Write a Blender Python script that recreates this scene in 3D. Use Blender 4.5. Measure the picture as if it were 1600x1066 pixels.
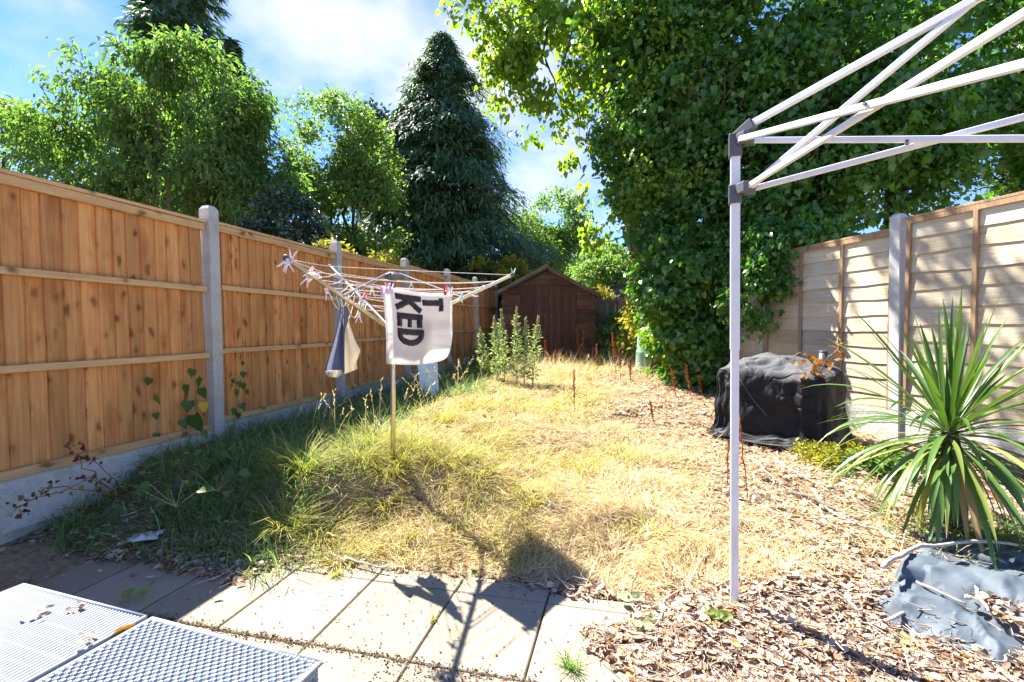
import bpy, math, random
import numpy as np
from mathutils import Vector, Matrix, noise as mnoise

sc = bpy.context.scene
for o in list(bpy.data.objects):
    bpy.data.objects.remove(o, do_unlink=True)
COL = sc.collection
rg = np.random.default_rng(11)
RR = random.Random(5)
rad = math.radians

# ------------------------------------------------------------------ camera, sky, sun, exposure
F, CX, CY, HC = 755.0, 800.0, 512.0, 1.35          # photo pixels: focal length, horizon point, eye height
cam = bpy.data.objects.new('camera', bpy.data.cameras.new('camera'))
COL.objects.link(cam)
cam.data.sensor_width = 36.0
cam.data.lens = F / 1600 * 36
cam.data.clip_end = 2000
cam.data.clip_start = 0.05
cam.location = (0, 0, HC)
cam.rotation_euler = (rad(90) - math.atan((533 - CY) / F), 0, 0)
sc.camera = cam

SUN = Vector((-0.56, 0.60, 1.0)).normalized()      # towards the sun
ELEV = math.asin(SUN.z)
AZ = math.atan2(SUN.x, SUN.y)
world = bpy.data.worlds.new('World'); sc.world = world; world.use_nodes = True
nt = world.node_tree; nt.nodes.clear()
def wn(t, **k):
    n = nt.nodes.new(t)
    for a, b in k.items(): setattr(n, a, b)
    return n
wout = wn('ShaderNodeOutputWorld'); bg = wn('ShaderNodeBackground')
sky = wn('ShaderNodeTexSky', sky_type='NISHITA', sun_disc=False, sun_elevation=ELEV, sun_rotation=AZ,
         air_density=1.0, dust_density=0.0, ozone_density=3.0, altitude=50)
tc = wn('ShaderNodeTexCoord'); sep = wn('ShaderNodeSeparateXYZ')
nt.links.new(tc.outputs['Generated'], sep.inputs[0])
def wm(op, a, b=None, clamp=False):
    n = wn('ShaderNodeMath', operation=op, use_clamp=clamp)
    for i, v in enumerate((a, b)):
        if v is None: continue
        if hasattr(v, 'is_linked') or isinstance(v, bpy.types.NodeSocket): nt.links.new(v, n.inputs[i])
        else: n.inputs[i].default_value = v
    return n.outputs[0]
zz = wm('ADD', wm('MAXIMUM', sep.outputs[2], 0.0), 0.22)
px_ = wm('DIVIDE', sep.outputs[0], zz); py_ = wm('DIVIDE', sep.outputs[1], zz)
cmb = wn('ShaderNodeCombineXYZ'); nt.links.new(px_, cmb.inputs[0]); nt.links.new(py_, cmb.inputs[1])
def wnoise(scale, detail, off):
    mp = wn('ShaderNodeVectorMath', operation='ADD'); mp.inputs[1].default_value = off
    nt.links.new(cmb.outputs[0], mp.inputs[0])
    n = wn('ShaderNodeTexNoise'); n.inputs['Scale'].default_value = scale; n.inputs['Detail'].default_value = detail
    n.inputs['Roughness'].default_value = 0.55
    nt.links.new(mp.outputs[0], n.inputs['Vector']); return n.outputs[0]
big = wnoise(1.5, 7, (3.1, 1.7, 0)); mid = wnoise(3.2, 6, (8.3, 2.2, 0))
# cumulus banks stand over the middle of the garden
bias = None
def skydir(px, py):
    d = Vector(((px - CX) / F, 1, (CY - py) / F)).normalized(); q = d.z + 0.22
    return (d.x / q, d.y / q, 0)
for (cx, cy, s, a) in ((640, 50, 0.30, 0.32), (760, 130, 0.34, 0.26), (840, 235, 0.32, 0.30), (540, 150, 0.26, 0.20),
                       (815, 330, 0.35, 0.24), (70, 155, 0.22, 0.10), (430, 5, 0.2, 0.14), (1000, 380, 0.5, 0.12)):
    dd = wn('ShaderNodeVectorMath', operation='DISTANCE'); dd.inputs[1].default_value = skydir(cx, cy)
    nt.links.new(cmb.outputs[0], dd.inputs[0])
    g = wm('MULTIPLY', wm('SUBTRACT', 1.0, wm('DIVIDE', dd.outputs['Value'], s * 1.6), True), a * .74)
    bias = g if bias is None else wm('ADD', bias, g)
dens = wm('ADD', wm('ADD', wm('MULTIPLY', big, 0.85), wm('MULTIPLY', mid, 0.65)), bias)
mask = wn('ShaderNodeMapRange', interpolation_type='SMOOTHSTEP')
mask.inputs[1].default_value = 0.80; mask.inputs[2].default_value = 1.18; mask.inputs[4].default_value = 0.92
nt.links.new(dens, mask.inputs[0])
mx = wn('ShaderNodeMix', data_type='RGBA')
tint = wn('ShaderNodeMix', data_type='RGBA', blend_type='MULTIPLY'); tint.inputs['Factor'].default_value = 1.0
nt.links.new(sky.outputs[0], tint.inputs['A']); tint.inputs['B'].default_value = (0.50, 0.615, 0.86, 1)
nt.links.new(mask.outputs[0], mx.inputs['Factor']); nt.links.new(tint.outputs['Result'], mx.inputs['A'])
mx.inputs['B'].default_value = (3.35, 3.5, 3.75, 1)
nt.links.new(mx.outputs['Result'], bg.inputs[0]); bg.inputs[1].default_value = 0.05
nt.links.new(bg.outputs[0], wout.inputs[0])

sl = bpy.data.lights.new('sun', 'SUN'); sl.energy = 3.1; sl.angle = rad(0.55); sl.color = (1.0, 0.94, 0.84)
so = bpy.data.objects.new('sun', sl); COL.objects.link(so)
so.rotation_euler = (-SUN).to_track_quat('-Z', 'Y').to_euler(); so.location = (-6, 6, 12)
sc.view_settings.view_transform = 'Standard'; sc.view_settings.look = 'None'
sc.view_settings.exposure = 2.72; sc.view_settings.gamma = 1.0; sc.view_settings.use_curve_mapping = False
sc.render.engine = 'CYCLES'
sc.cycles.max_bounces = 7; sc.cycles.transmission_bounces = 5; sc.cycles.diffuse_bounces = 4
sc.cycles.use_denoising = True

# ------------------------------------------------------------------ helpers
def at(px, py, Y):
    """point of the place at depth Y seen at photo pixel px, py"""
    return Vector(((px - CX) * Y / F, Y, HC + (CY - py) * Y / F))

def npn(a): return np.asarray(a, dtype=np.float64)
def unit(a): return a / np.maximum(np.linalg.norm(a, axis=-1, keepdims=True), 1e-9)
def smooth(x, a, b):
    t = np.clip((x - a) / (b - a), 0, 1); return t * t * (3 - 2 * t)

def mesh_np(name, V, Fc, rnd=None, shade=False):
    """V (n,3), Fc (m,k) all faces with k corners; rnd: one value per face"""
    V = np.ascontiguousarray(V, dtype=np.float32); Fc = np.ascontiguousarray(Fc, dtype=np.int32)
    me = bpy.data.meshes.new(name)
    m, k = Fc.shape
    me.vertices.add(len(V)); me.vertices.foreach_set('co', V.ravel())
    me.loops.add(m * k); me.loops.foreach_set('vertex_index', Fc.ravel())
    me.polygons.add(m); me.polygons.foreach_set('loop_start', np.arange(0, m * k, k, dtype=np.int32))
    if shade: me.polygons.foreach_set('use_smooth', np.ones(m, dtype=bool))
    if rnd is not None:
        a = me.attributes.new('rnd', 'FLOAT', 'FACE'); a.data.foreach_set('value', np.ascontiguousarray(rnd, dtype=np.float32))
    me.update(calc_edges=True)
    return me

def put(name, me, mat=None, parent=None, loc=None, rot=None, **tags):
    o = bpy.data.objects.new(name, me); COL.objects.link(o)
    if mat is not None and me is not None and len(me.materials) == 0: me.materials.append(mat)
    if parent is not None: o.parent = parent
    if loc is not None: o.location = loc
    if rot is not None: o.rotation_euler = rot
    for a, b in tags.items():
        if b is not None: o[a] = b
    return o
def thing(name, label, cat, loc=(0, 0, 0), rot=(0, 0, 0), group=None):
    return put(name, None, loc=loc, rot=rot, label=label, category=cat, group=group)

class MB:
    """collects shapes, gives one mesh"""
    def __init__(s): s.V = []; s.F = []
    def add(s, V, Fs):
        b = len(s.V); s.V += [tuple(v) for v in V]; s.F += [tuple(b + i for i in f) for f in Fs]; return s
    def box(s, x0, x1, y0, y1, z0, z1, M=None, ch=0.0):
        if ch <= 0:
            v = [(x0, y0, z0), (x1, y0, z0), (x1, y1, z0), (x0, y1, z0), (x0, y0, z1), (x1, y0, z1), (x1, y1, z1), (x0, y1, z1)]
            f = [(3, 2, 1, 0), (4, 5, 6, 7), (0, 1, 5, 4), (1, 2, 6, 5), (2, 3, 7, 6), (3, 0, 4, 7)]
        else:
            v = []; f = []
            rings = [(z0, ch), (z0 + ch, 0), (z1 - ch, 0), (z1, ch)]
            for (z, i) in rings:
                a, b, c, d = x0 + i, x1 - i, y0 + i, y1 - i
                e = ch if i == 0 else 0.0
                v += [(a + e, c, z), (b - e, c, z), (b, c + e, z), (b, d - e, z), (b - e, d, z), (a + e, d, z), (a, d - e, z), (a, c + e, z)]
            for k in range(3):
                for i in range(8):
                    j = (i + 1) % 8; f.append((k * 8 + i, k * 8 + j, k * 8 + 8 + j, k * 8 + 8 + i))
            f.append(tuple(range(7, -1, -1))); f.append(tuple(range(24, 32)))
        if M is not None: v = [M @ Vector(p) for p in v]
        return s.add(v, f)
    def tube(s, pts, r, n=6, cap=True):
        pts = [Vector(p) for p in pts]; m = len(pts)
        rs = r if hasattr(r, '__len__') else [r] * m
        V = []; Fs = []
        up = None
        for i, p in enumerate(pts):
            t = (pts[min(i + 1, m - 1)] - pts[max(i - 1, 0)]).normalized()
            if up is None:
                up = Vector((0, 0, 1)) if abs(t.z) < 0.9 else Vector((1, 0, 0))
            a = t.cross(up).normalized(); b = t.cross(a).normalized(); up = -b if b.dot(up) < 0 else b
            b = a.cross(t)
            for k in range(n):
                q = 2 * math.pi * k / n + math.pi / n
                V.append(p + (a * math.cos(q) + b * math.sin(q)) * rs[i])
        for i in range(m - 1):
            for k in range(n):
                l = (k + 1) % n
                Fs.append((i * n + k, i * n + l, (i + 1) * n + l, (i + 1) * n + k))
        if cap:
            Fs.append(tuple(range(n - 1, -1, -1))); Fs.append(tuple((m - 1) * n + k for k in range(n)))
        return s.add(V, Fs)
    def bar(s, a, b, w, h=None, roll=Vector((0, 0, 1)), ch=0.0):
        """square bar from a to b"""
        a = Vector(a); b = Vector(b); h = h or w
        t = (b - a); L = t.length; t.normalize()
        u = roll.cross(t); 
        if u.length < 1e-3: u = Vector((1, 0, 0)).cross(t)
        u.normalize(); v = t.cross(u)
        M = Matrix((( t.x, u.x, v.x, a.x), (t.y, u.y, v.y, a.y), (t.z, u.z, v.z, a.z), (0, 0, 0, 1)))
        return s.box(0, L, -w / 2, w / 2, -h / 2, h / 2, M, ch)
    def lathe(s, prof, n=20, M=None):
        V = []; Fs = []
        for (r, z) in prof:
            for k in range(n):
                q = 2 * math.pi * k / n; p = Vector((r * math.cos(q), r * math.sin(q), z)); V.append(M @ p if M else p)
        for i in range(len(prof) - 1):
            for k in range(n):
                l = (k + 1) % n; Fs.append((i * n + k, i * n + l, (i + 1) * n + l, (i + 1) * n + k))
        Fs.append(tuple(range(n - 1, -1, -1))); Fs.append(tuple((len(prof) - 1) * n + k for k in range(n)))
        return s.add(V, Fs)
    def mesh(s, name, smooth_=False, rnd=None):
        me = bpy.data.meshes.new(name); me.from_pydata([tuple(v) for v in s.V], [], s.F)
        if smooth_:
            me.polygons.foreach_set('use_smooth', np.ones(len(me.polygons), dtype=bool))
        if rnd is not None:
            a = me.attributes.new('rnd', 'FLOAT', 'FACE'); a.data.foreach_set('value', np.asarray(rnd, dtype=np.float32))
        me.update(); return me

# leaf / blade templates: (x across, y along, z out of plane), triangles
T_LEAF = (npn([(0, 0, 0), (-.5, .42, .14), (0, 1, -.10), (.5, .42, .14)]), np.array([(0, 2, 1), (0, 3, 2)]))
T_HEART = (npn([(0, .08, 0), (-.36, 0, .06), (-.52, .36, .12), (0, 1, -.12), (.52, .36, .12), (.36, 0, .06)]),
           np.array([(0, 2, 1), (0, 3, 2), (0, 4, 3), (0, 5, 4)]))
T_CURL = (npn([(0, 0, .18), (-.45, .30, .34), (-.34, .72, .30), (0, 1, .22), (.34, .72, .12), (.5, .30, .26), (0, .5, 0)]),
          np.array([(0, 6, 1), (1, 6, 2), (2, 6, 3), (3, 6, 4), (4, 6, 5), (5, 6, 0)]))
T_BLADE = (npn([(-.5, 0, 0), (.5, 0, 0), (-.42, .5, .12), (.42, .5, .12), (0, 1, .5)]), np.array([(0, 1, 3), (0, 3, 2), (2, 3, 4)]))
T_NEEDLE = (npn([(-.5, 0, 0), (.5, 0, 0), (.28, .6, .05), (0, 1, .02), (-.28, .6, .05)]), np.array([(0, 1, 2), (0, 2, 4), (4, 2, 3)]))
T_TWIG = (npn([(-.5, 0, 0), (.5, 0, 0), (0, 0, .8), (-.4, 1, .1), (.4, 1, .1), (0, 1, .8)]),
          np.array([(0, 1, 4), (0, 4, 3), (1, 2, 5), (1, 5, 4), (2, 0, 3), (2, 3, 5)]))
def scatter(T, P, Yd, Nd, L, W, Z=None):
    """one template per point: Yd direction along, Nd facing; returns V, F"""
    tv, tf = T; n = len(P)
    Yd = unit(Yd); X = unit(np.cross(Yd, Nd)); N = np.cross(X, Yd)
    if Z is None: Z = L
    V = (P[:, None] + X[:, None] * (tv[None, :, 0:1] * W[:, None, None]) + Yd[:, None] * (tv[None, :, 1:2] * L[:, None, None])
         + N[:, None] * (tv[None, :, 2:3] * Z[:, None, None]))
    Fc = tf[None] + (np.arange(n) * len(tv))[:, None, None]
    return V.reshape(-1, 3), Fc.reshape(-1, 3)
def rdir(n):
    return unit(rg.normal(size=(n, 3)))
def scat_mesh(name, T, P, Yd, Nd, L, W, rnd=None, Z=None):
    V, Fc = scatter(T, P, Yd, Nd, L, W, Z)
    if rnd is None: rnd = rg.random(len(P))
    return mesh_np(name, V, Fc, np.repeat(rnd, len(T[1])))

# ------------------------------------------------------------------ materials
class Mat:
    def __init__(s, name):
        s.m = bpy.data.materials.new(name); s.m.use_nodes = True; s.t = s.m.node_tree; s.t.nodes.clear()
        s.out = s.t.nodes.new('ShaderNodeOutputMaterial')
    def n(s, typ, ins=None, **props):
        x = s.t.nodes.new(typ)
        for a, b in props.items(): setattr(x, a, b)
        for k, v in (ins or {}).items():
            if isinstance(v, bpy.types.NodeSocket): s.t.links.new(v, x.inputs[k])
            else: x.inputs[k].default_value = v
        return x
    def math(s, op, a, b=0.0, clamp=False):
        return s.n('ShaderNodeMath', {0: a, 1: b}, operation=op, use_clamp=clamp).outputs[0]
    def vec(s, op, a, b): return s.n('ShaderNodeVectorMath', {0: a, 1: b}, operation=op).outputs[0]
    def noise(s, v, scale, detail=4, rough=0.55, dist=0.0):
        return s.n('ShaderNodeTexNoise', {'Vector': v, 'Scale': scale, 'Detail': detail, 'Roughness': rough, 'Distortion': dist}).outputs[0]
    def ramp(s, f, stops):
        r = s.n('ShaderNodeValToRGB', {0: f}); e = r.color_ramp.elements
        while len(e) < len(stops): e.new(0.5)
        for el, (p, c) in zip(e, stops): el.position = p; el.color = (*c, 1)
        return r.outputs[0]
    def mapr(s, v, a, b, c=0.0, d=1.0):
        return s.n('ShaderNodeMapRange', {0: v, 1: a, 2: b, 3: c, 4: d}).outputs[0]
    def mix(s, f, a, b, blend='MIX'):
        x = s.n('ShaderNodeMix', data_type='RGBA', blend_type=blend)
        for k, v in (('Factor', f), ('A', a), ('B', b)):
            if isinstance(v, bpy.types.NodeSocket): s.t.links.new(v, x.inputs[k])
            elif k == 'Factor': x.inputs[k].default_value = v
            else: x.inputs[k].default_value = (*v, 1)
        return x.outputs['Result']
    def obj(s): return s.n('ShaderNodeTexCoord').outputs['Object']
    def pos(s): return s.n('ShaderNodeNewGeometry').outputs['Position']
    def orand(s): return s.n('ShaderNodeObjectInfo').outputs['Random']
    def attr(s): return s.n('ShaderNodeAttribute', attribute_name='rnd').outputs['Fac']
    def bump(s, h, dist=0.01, strength=1.0):
        return s.n('ShaderNodeBump', {'Height': h, 'Distance': dist, 'Strength': strength}).outputs[0]
    def done(s, col, rough=0.6, nrm=None, spec=0.3, metal=0.0, trans=None, sheen=0.0):
        p = s.n('ShaderNodeBsdfPrincipled', {'Roughness': rough, 'Specular IOR Level': spec, 'Metallic': metal})
        if isinstance(col, bpy.types.NodeSocket): s.t.links.new(col, p.inputs['Base Color'])
        else: p.inputs['Base Color'].default_value = (*col, 1)
        if nrm is not None: s.t.links.new(nrm, p.inputs['Normal'])
        if sheen: p.inputs['Sheen Weight'].default_value = sheen
        sh = p.outputs[0]
        if trans is not None:
            tcol, fac = trans
            t = s.n('ShaderNodeBsdfTranslucent')
            if isinstance(tcol, bpy.types.NodeSocket): s.t.links.new(tcol, t.inputs[0])
            else: t.inputs[0].default_value = (*tcol, 1)
            sh = s.n('ShaderNodeMixShader', {0: fac, 1: sh, 2: t.outputs[0]}).outputs[0]
        s.t.links.new(sh, s.out.inputs[0]); return s.m

def m_leaf(name, stops, tmul=(1.5, 1.6, .6), fac=0.35, rough=0.45, spec=0.35):
    k = Mat(name); c = k.ramp(k.attr(), stops)
    t = k.mix(1.0, c, tmul, 'MULTIPLY')
    return k.done(c, rough, spec=spec, trans=(t, fac))
def m_plain(name, col, rough=0.5, metal=0.0, spec=0.4, var=0.12, scale=14, bump=0.0, trans=None, dirt=None):
    k = Mat(name); o = k.vec('ADD', k.obj(), k.n('ShaderNodeCombineXYZ', {0: k.math('MULTIPLY', k.orand(), 31.0)}).outputs[0])
    nz = k.noise(o, scale, 5)
    c = k.mix(k.mapr(nz, .3, .7), tuple(x * (1 - var) for x in col), tuple(min(1, x * (1 + var)) for x in col))
    if dirt:
        c = k.mix(k.mapr(k.noise(o, scale * .35, 6, .65), .52, .75, 0, dirt[1]), c, dirt[0])
    return k.done(c, rough, k.bump(nz, bump) if bump else None, spec, metal, trans)

def m_wood(name, lo, hi, knot=(.07, .03, .012), axis=2, stain=None, grain=(34, 34, 1.6), vary=.25, rough=.7, knots=True, grey=None):
    k = Mat(name)
    r = k.orand()
    off = k.n('ShaderNodeCombineXYZ', {0: k.math('MULTIPLY', r, 17.3), 1: k.math('MULTIPLY', r, 41.7), 2: k.math('MULTIPLY', r, 29.1)}).outputs[0]
    p = k.vec('ADD', k.obj(), off)
    gs = [34.0, 34.0, 34.0]; gs[axis] = grain[2]
    g = k.noise(k.vec('MULTIPLY', p, tuple(gs)), 1.0, 6, .6, .6)
    c = k.mix(k.mapr(g, .3, .72), lo, hi)
    fs = [90.0, 90.0, 90.0]; fs[axis] = 3.0
    fine = k.noise(k.vec('MULTIPLY', p, tuple(fs)), 1.0, 3)
    c = k.mix(k.mapr(fine, .35, .75, 0, .35), c, tuple(x * .55 for x in lo))
    if knots:
        ks = [11.0, 11.0, 11.0]; ks[axis] = 6.5
        vo = k.n('ShaderNodeTexVoronoi', {'Vector': k.vec('ADD', k.vec('MULTIPLY', p, tuple(ks)), k.n('ShaderNodeTexNoise', {'Vector': p, 'Scale': 6.0}).outputs[1]), 'Scale': 1.0})
        kn = k.mapr(vo.outputs['Distance'], .14, .30, 1, 0)
        pick = k.mapr(k.n('ShaderNodeSeparateColor', {0: vo.outputs['Color']}).outputs[0], .45, .5)
        c = k.mix(k.math('MULTIPLY', k.math('MULTIPLY', kn, pick), .85), c, knot)
        halo = k.mapr(vo.outputs['Distance'], .2, .55, .35, 0)
        c = k.mix(k.math('MULTIPLY', halo, pick), c, tuple(x * .6 for x in lo))
    if stain is not None:
        st = k.noise(k.vec('MULTIPLY', p, (5, 5, 1.6)), 1.0, 5, .6)
        c = k.mix(k.mapr(st, .50, .66, 0, stain[1]), c, stain[0])
    if grey is not None:
        gn = k.noise(p, 2.6, 6, .7)
        c = k.mix(k.mapr(gn, .45, .7, 0, grey[1]), c, grey[0])
    c = k.mix(1.0, c, k.n('ShaderNodeCombineXYZ', {i: k.mapr(k.math('FRACT', k.math('MULTIPLY', r, 7.77)), 0, 1, 1 - vary, 1 + vary) for i in range(3)}).outputs[0], 'MULTIPLY')
    return k.done(c, rough, k.bump(k.math('ADD', g, fine), .003), .2)

def m_speck(name, lo, hi, patch=None, rough=.85, scale=60, bump=.004, vary=.1, dots=True, patch2=None):
    k = Mat(name); r = k.orand()
    p = k.vec('ADD', k.pos(), k.n('ShaderNodeCombineXYZ', {0: k.math('MULTIPLY', r, 13.0)}).outputs[0])
    n1 = k.noise(p, scale, 6, .7); n2 = k.noise(p, 4.0, 5, .6)
    c = k.mix(k.mapr(n1, .3, .7), lo, hi)
    if patch: c = k.mix(k.mapr(n2, .5, .72, 0, patch[1]), c, patch[0])
    if patch2: c = k.mix(k.mapr(k.noise(p, 1.7, 6, .7, .5), .52, .7, 0, patch2[1]), c, patch2[0])
    if dots:
        vo = k.n('ShaderNodeTexVoronoi', {'Vector': p, 'Scale': 42.0})
        c = k.mix(k.mapr(vo.outputs['Distance'], .10, .2, .5, 0), c, tuple(x * .35 for x in lo))
    c = k.mix(1.0, c, k.n('ShaderNodeCombineXYZ', {i: k.mapr(r, 0, 1, 1 - vary, 1 + vary) for i in range(3)}).outputs[0], 'MULTIPLY')
    return k.done(c, rough, k.bump(n1, bump), .2)

m_fence = m_wood('fence_timber', (.62, .265, .085), (.82, .435, .170), stain=((.38, .13, .038), .7), vary=.20, knot=(.12, .04, .013))
m_rail = m_wood('rail_timber', (.58, .34, .15), (.76, .50, .25), axis=0, knots=True, vary=.12)
m_lap = m_wood('lap_timber', (.49, .385, .245), (.66, .55, .385), axis=0, knots=False, vary=.20, grey=((.53, .535, .44), .8))
m_batten = m_wood('batten_timber', (.30, .18, .10), (.46, .31, .18), axis=2, knots=False, vary=.1)
m_grey_wood = m_wood('weathered_timber', (.10, .09, .08), (.22, .20, .175), axis=2, vary=.3)
m_shed = m_wood('shed_timber', (.10, .040, .024), (.17, .072, .043), axis=0, knots=False, vary=.35, grey=((.24, .15, .10), .5), rough=.6)
m_shedv = m_wood('shed_door_timber', (.092, .036, .022), (.155, .063, .038), axis=2, knots=False, vary=.25, grey=((.18, .10, .07), .4), rough=.6)
m_barge = m_wood('weathered_edge_timber', (.17, .11, .075), (.34, .26, .19), axis=0, knots=False, grey=((.09, .04, .025), .8))
m_conc = m_speck('concrete', (.42, .41, .385), (.58, .565, .54), patch=((.34, .335, .29), .6))
m_gravelb = m_speck('rough_concrete', (.42, .415, .40), (.60, .59, .565), patch=((.33, .33, .25), .6), scale=30, bump=.012)
m_slab = m_speck('patio_slab', (.27, .225, .165), (.38, .325, .25), patch=((.29, .275, .15), .6), patch2=((.22, .205, .175), .65), scale=90, vary=.13)
m_felt = m_plain('roof_felt', (.05, .05, .052), .9, bump=.003, scale=60)
m_bark = m_speck('bark', (.06, .043, .03), (.16, .125, .095), scale=22, bump=.02, dots=False)
m_bark_pale = m_speck('pale_bark', (.20, .155, .11), (.34, .28, .20), scale=24, bump=.01, dots=False)
m_white_metal = m_plain('white_painted_steel', (.66, .69, .74), .32, spec=.5, var=.03, dirt=((.35, .28, .22), .35))
m_dark_plastic = m_plain('dark_grey_plastic', (.085, .09, .105), .42)
m_steel = m_plain('galvanised_steel', (.62, .54, .40), .34, metal=.85, var=.15)
m_steel_w = m_plain('bright_steel', (.75, .74, .72), .3, metal=.7, var=.1)
m_line = m_plain('plastic_line', (.80, .70, .62), .5)
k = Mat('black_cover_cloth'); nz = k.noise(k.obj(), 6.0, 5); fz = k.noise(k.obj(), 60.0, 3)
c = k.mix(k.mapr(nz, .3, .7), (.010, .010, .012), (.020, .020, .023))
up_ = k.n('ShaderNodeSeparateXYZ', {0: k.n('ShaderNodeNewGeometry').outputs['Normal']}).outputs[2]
c = k.mix(k.math('MULTIPLY', k.mapr(up_, .55, .95), k.mapr(nz, .25, .6, .55, .9)), c, (.125, .128, .135))   # dust on the flat top, with its sunlit grey put into the colour
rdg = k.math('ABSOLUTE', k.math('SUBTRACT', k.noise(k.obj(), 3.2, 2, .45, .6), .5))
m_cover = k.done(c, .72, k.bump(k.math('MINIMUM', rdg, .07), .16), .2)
k = Mat('slate_tarpaulin'); p_ = k.obj(); nz = k.noise(p_, 7.0, 5)
c = k.mix(k.mapr(nz, .3, .7), (.075, .098, .122), (.105, .132, .160)); c = k.mix(k.mapr(k.noise(p_, 3.0, 6, .7), .55, .75, 0, .5), c, (.17, .15, .12))
rdg = k.math('ABSOLUTE', k.math('SUBTRACT', k.noise(k.vec('MULTIPLY', p_, (2.2, 5.0, 2.2)), 1.0, 2, .45, .5), .5))
m_tarp = k.done(c, .58, k.bump(k.math('MINIMUM', rdg, .08), .05), .3)

# ------------------------------------------------------------------ ground
def vfun(x, y): return .23 * x + .973 * y                     # distance along the garden, square to the patio
def fence_d(x, y): return (x + 2.63) * .9728 - (y - 4.27) * .2316   # metres right of the left fence
_NG = {}
def gnoise(x, y, s, seed=0):
    """cheap smooth value noise on arrays"""
    key = seed
    if key not in _NG: _NG[key] = np.random.default_rng(100 + seed).random((64, 64))
    g = _NG[key]; u = np.asarray(x) * s + 400.3; w = np.asarray(y) * s + 400.7
    i = np.floor(u).astype(int); j = np.floor(w).astype(int); a = u - i; b = w - j
    a = a * a * (3 - 2 * a); b = b * b * (3 - 2 * b)
    i0, i1, j0, j1 = i % 64, (i + 1) % 64, j % 64, (j + 1) % 64
    return g[i0, j0] * (1 - a) * (1 - b) + g[i1, j0] * a * (1 - b) + g[i0, j1] * (1 - a) * b + g[i1, j1] * a * b
def G0(x, y):
    x = np.asarray(x, float); y = np.asarray(y, float)
    u = .973 * x - .23 * y
    v = vfun(x, y) + .30 * smooth(-u, 1.55, 2.15) - .02
    cen = np.interp(v, [0, 2.38, 2.65, 2.98, 3.16, 3.3, 3.7, 5, 9, 12, 20, 60, 250], [-.035, -.03, .01, .11, .27, .35, .39, .44, .53, .60, .68, .8, 1.0])
    soft = np.interp(v, [0, 2.38, 2.65, 3, 4, 5, 7, 9, 12, 20, 60, 250], [-.035, -.03, .01, .07, .21, .31, .44, .53, .60, .68, .8, 1.0])
    sm_ = smooth(x, -.75, .35); cen = cen * (1 - sm_) + soft * sm_
    rt = np.interp(y, [0, 1.3, 2.3, 3, 5, 8, 12, 20, 60, 250], [-.03, .0, .05, .10, .20, .42, .60, .68, .8, 1.0])
    w = np.maximum(smooth(x, .7, 1.8), smooth(u, .02, .3) * smooth(-v, -2.5, -2.3))
    lf = .86 + .14 * smooth(fence_d(x, y), .2, 1.6)
    fdd = fence_d(x, y)
    bank = .11 * (1 - smooth(fdd, .15, .75)) * smooth(v, 1.75, 2.2) * (1 - smooth(v, 3.0, 3.5))
    return cen * (1 - w) * np.where(cen > 0, lf, 1) + rt * w + bank
def G(x, y):
    x = np.asarray(x, float); y = np.asarray(y, float)
    z = G0(x, y)
    m = smooth(vfun(x, y), 2.35, 2.7) * np.clip(30 / (np.abs(y) + 8), 0, 1)
    m = np.maximum(m, smooth(.973 * x - .23 * y, .10, .3) * smooth(y, .8, 1.4) * np.clip(30 / (np.abs(y) + 8), 0, 1))
    return z + m * ((gnoise(x, y, 1.3, 1) - .5) * .07 + (gnoise(x, y, 4.5, 2) - .5) * .05 + (gnoise(x, y, 14, 3) - .5) * .025)
def Gs(x, y): return float(G(np.array([x]), np.array([y]))[0])

xs = np.concatenate([[-400, -200, -100, -50, -25, -14, -9], np.linspace(-6, 6.5, 180), [9, 14, 25, 50, 100, 200, 400]])
ys = np.concatenate([[-60, -20, -6, -1], np.linspace(.4, 13.5, 200), [15, 17, 20, 25, 32, 45, 70, 120, 220, 400]])
XX, YY = np.meshgrid(xs, ys, indexing='ij'); ZZ = G(XX, YY)
nx, ny = len(xs), len(ys)
idx = np.arange(nx * ny).reshape(nx, ny)
Fq = np.stack([idx[:-1, :-1], idx[1:, :-1], idx[1:, 1:], idx[:-1, 1:]], -1).reshape(-1, 4)
k = Mat('soil'); p = k.pos()
n1 = k.noise(p, 3.0, 6, .65); n2 = k.noise(p, 28.0, 5, .7)
c = k.mix(k.mapr(n1, .35, .65), (.13, .09, .06), (.27, .19, .12))
c = k.mix(k.mapr(n2, .4, .7), c, (.40, .30, .19))
m_soil = k.done(c, .95, k.bump(n2, .02), .1)
ground = put('ground', mesh_np('ground', np.stack([XX, YY, ZZ], -1).reshape(-1, 3), Fq, shade=True), m_soil, kind='structure', label='brown garden soil rising gently from the patio to the shed', category='ground')

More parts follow.
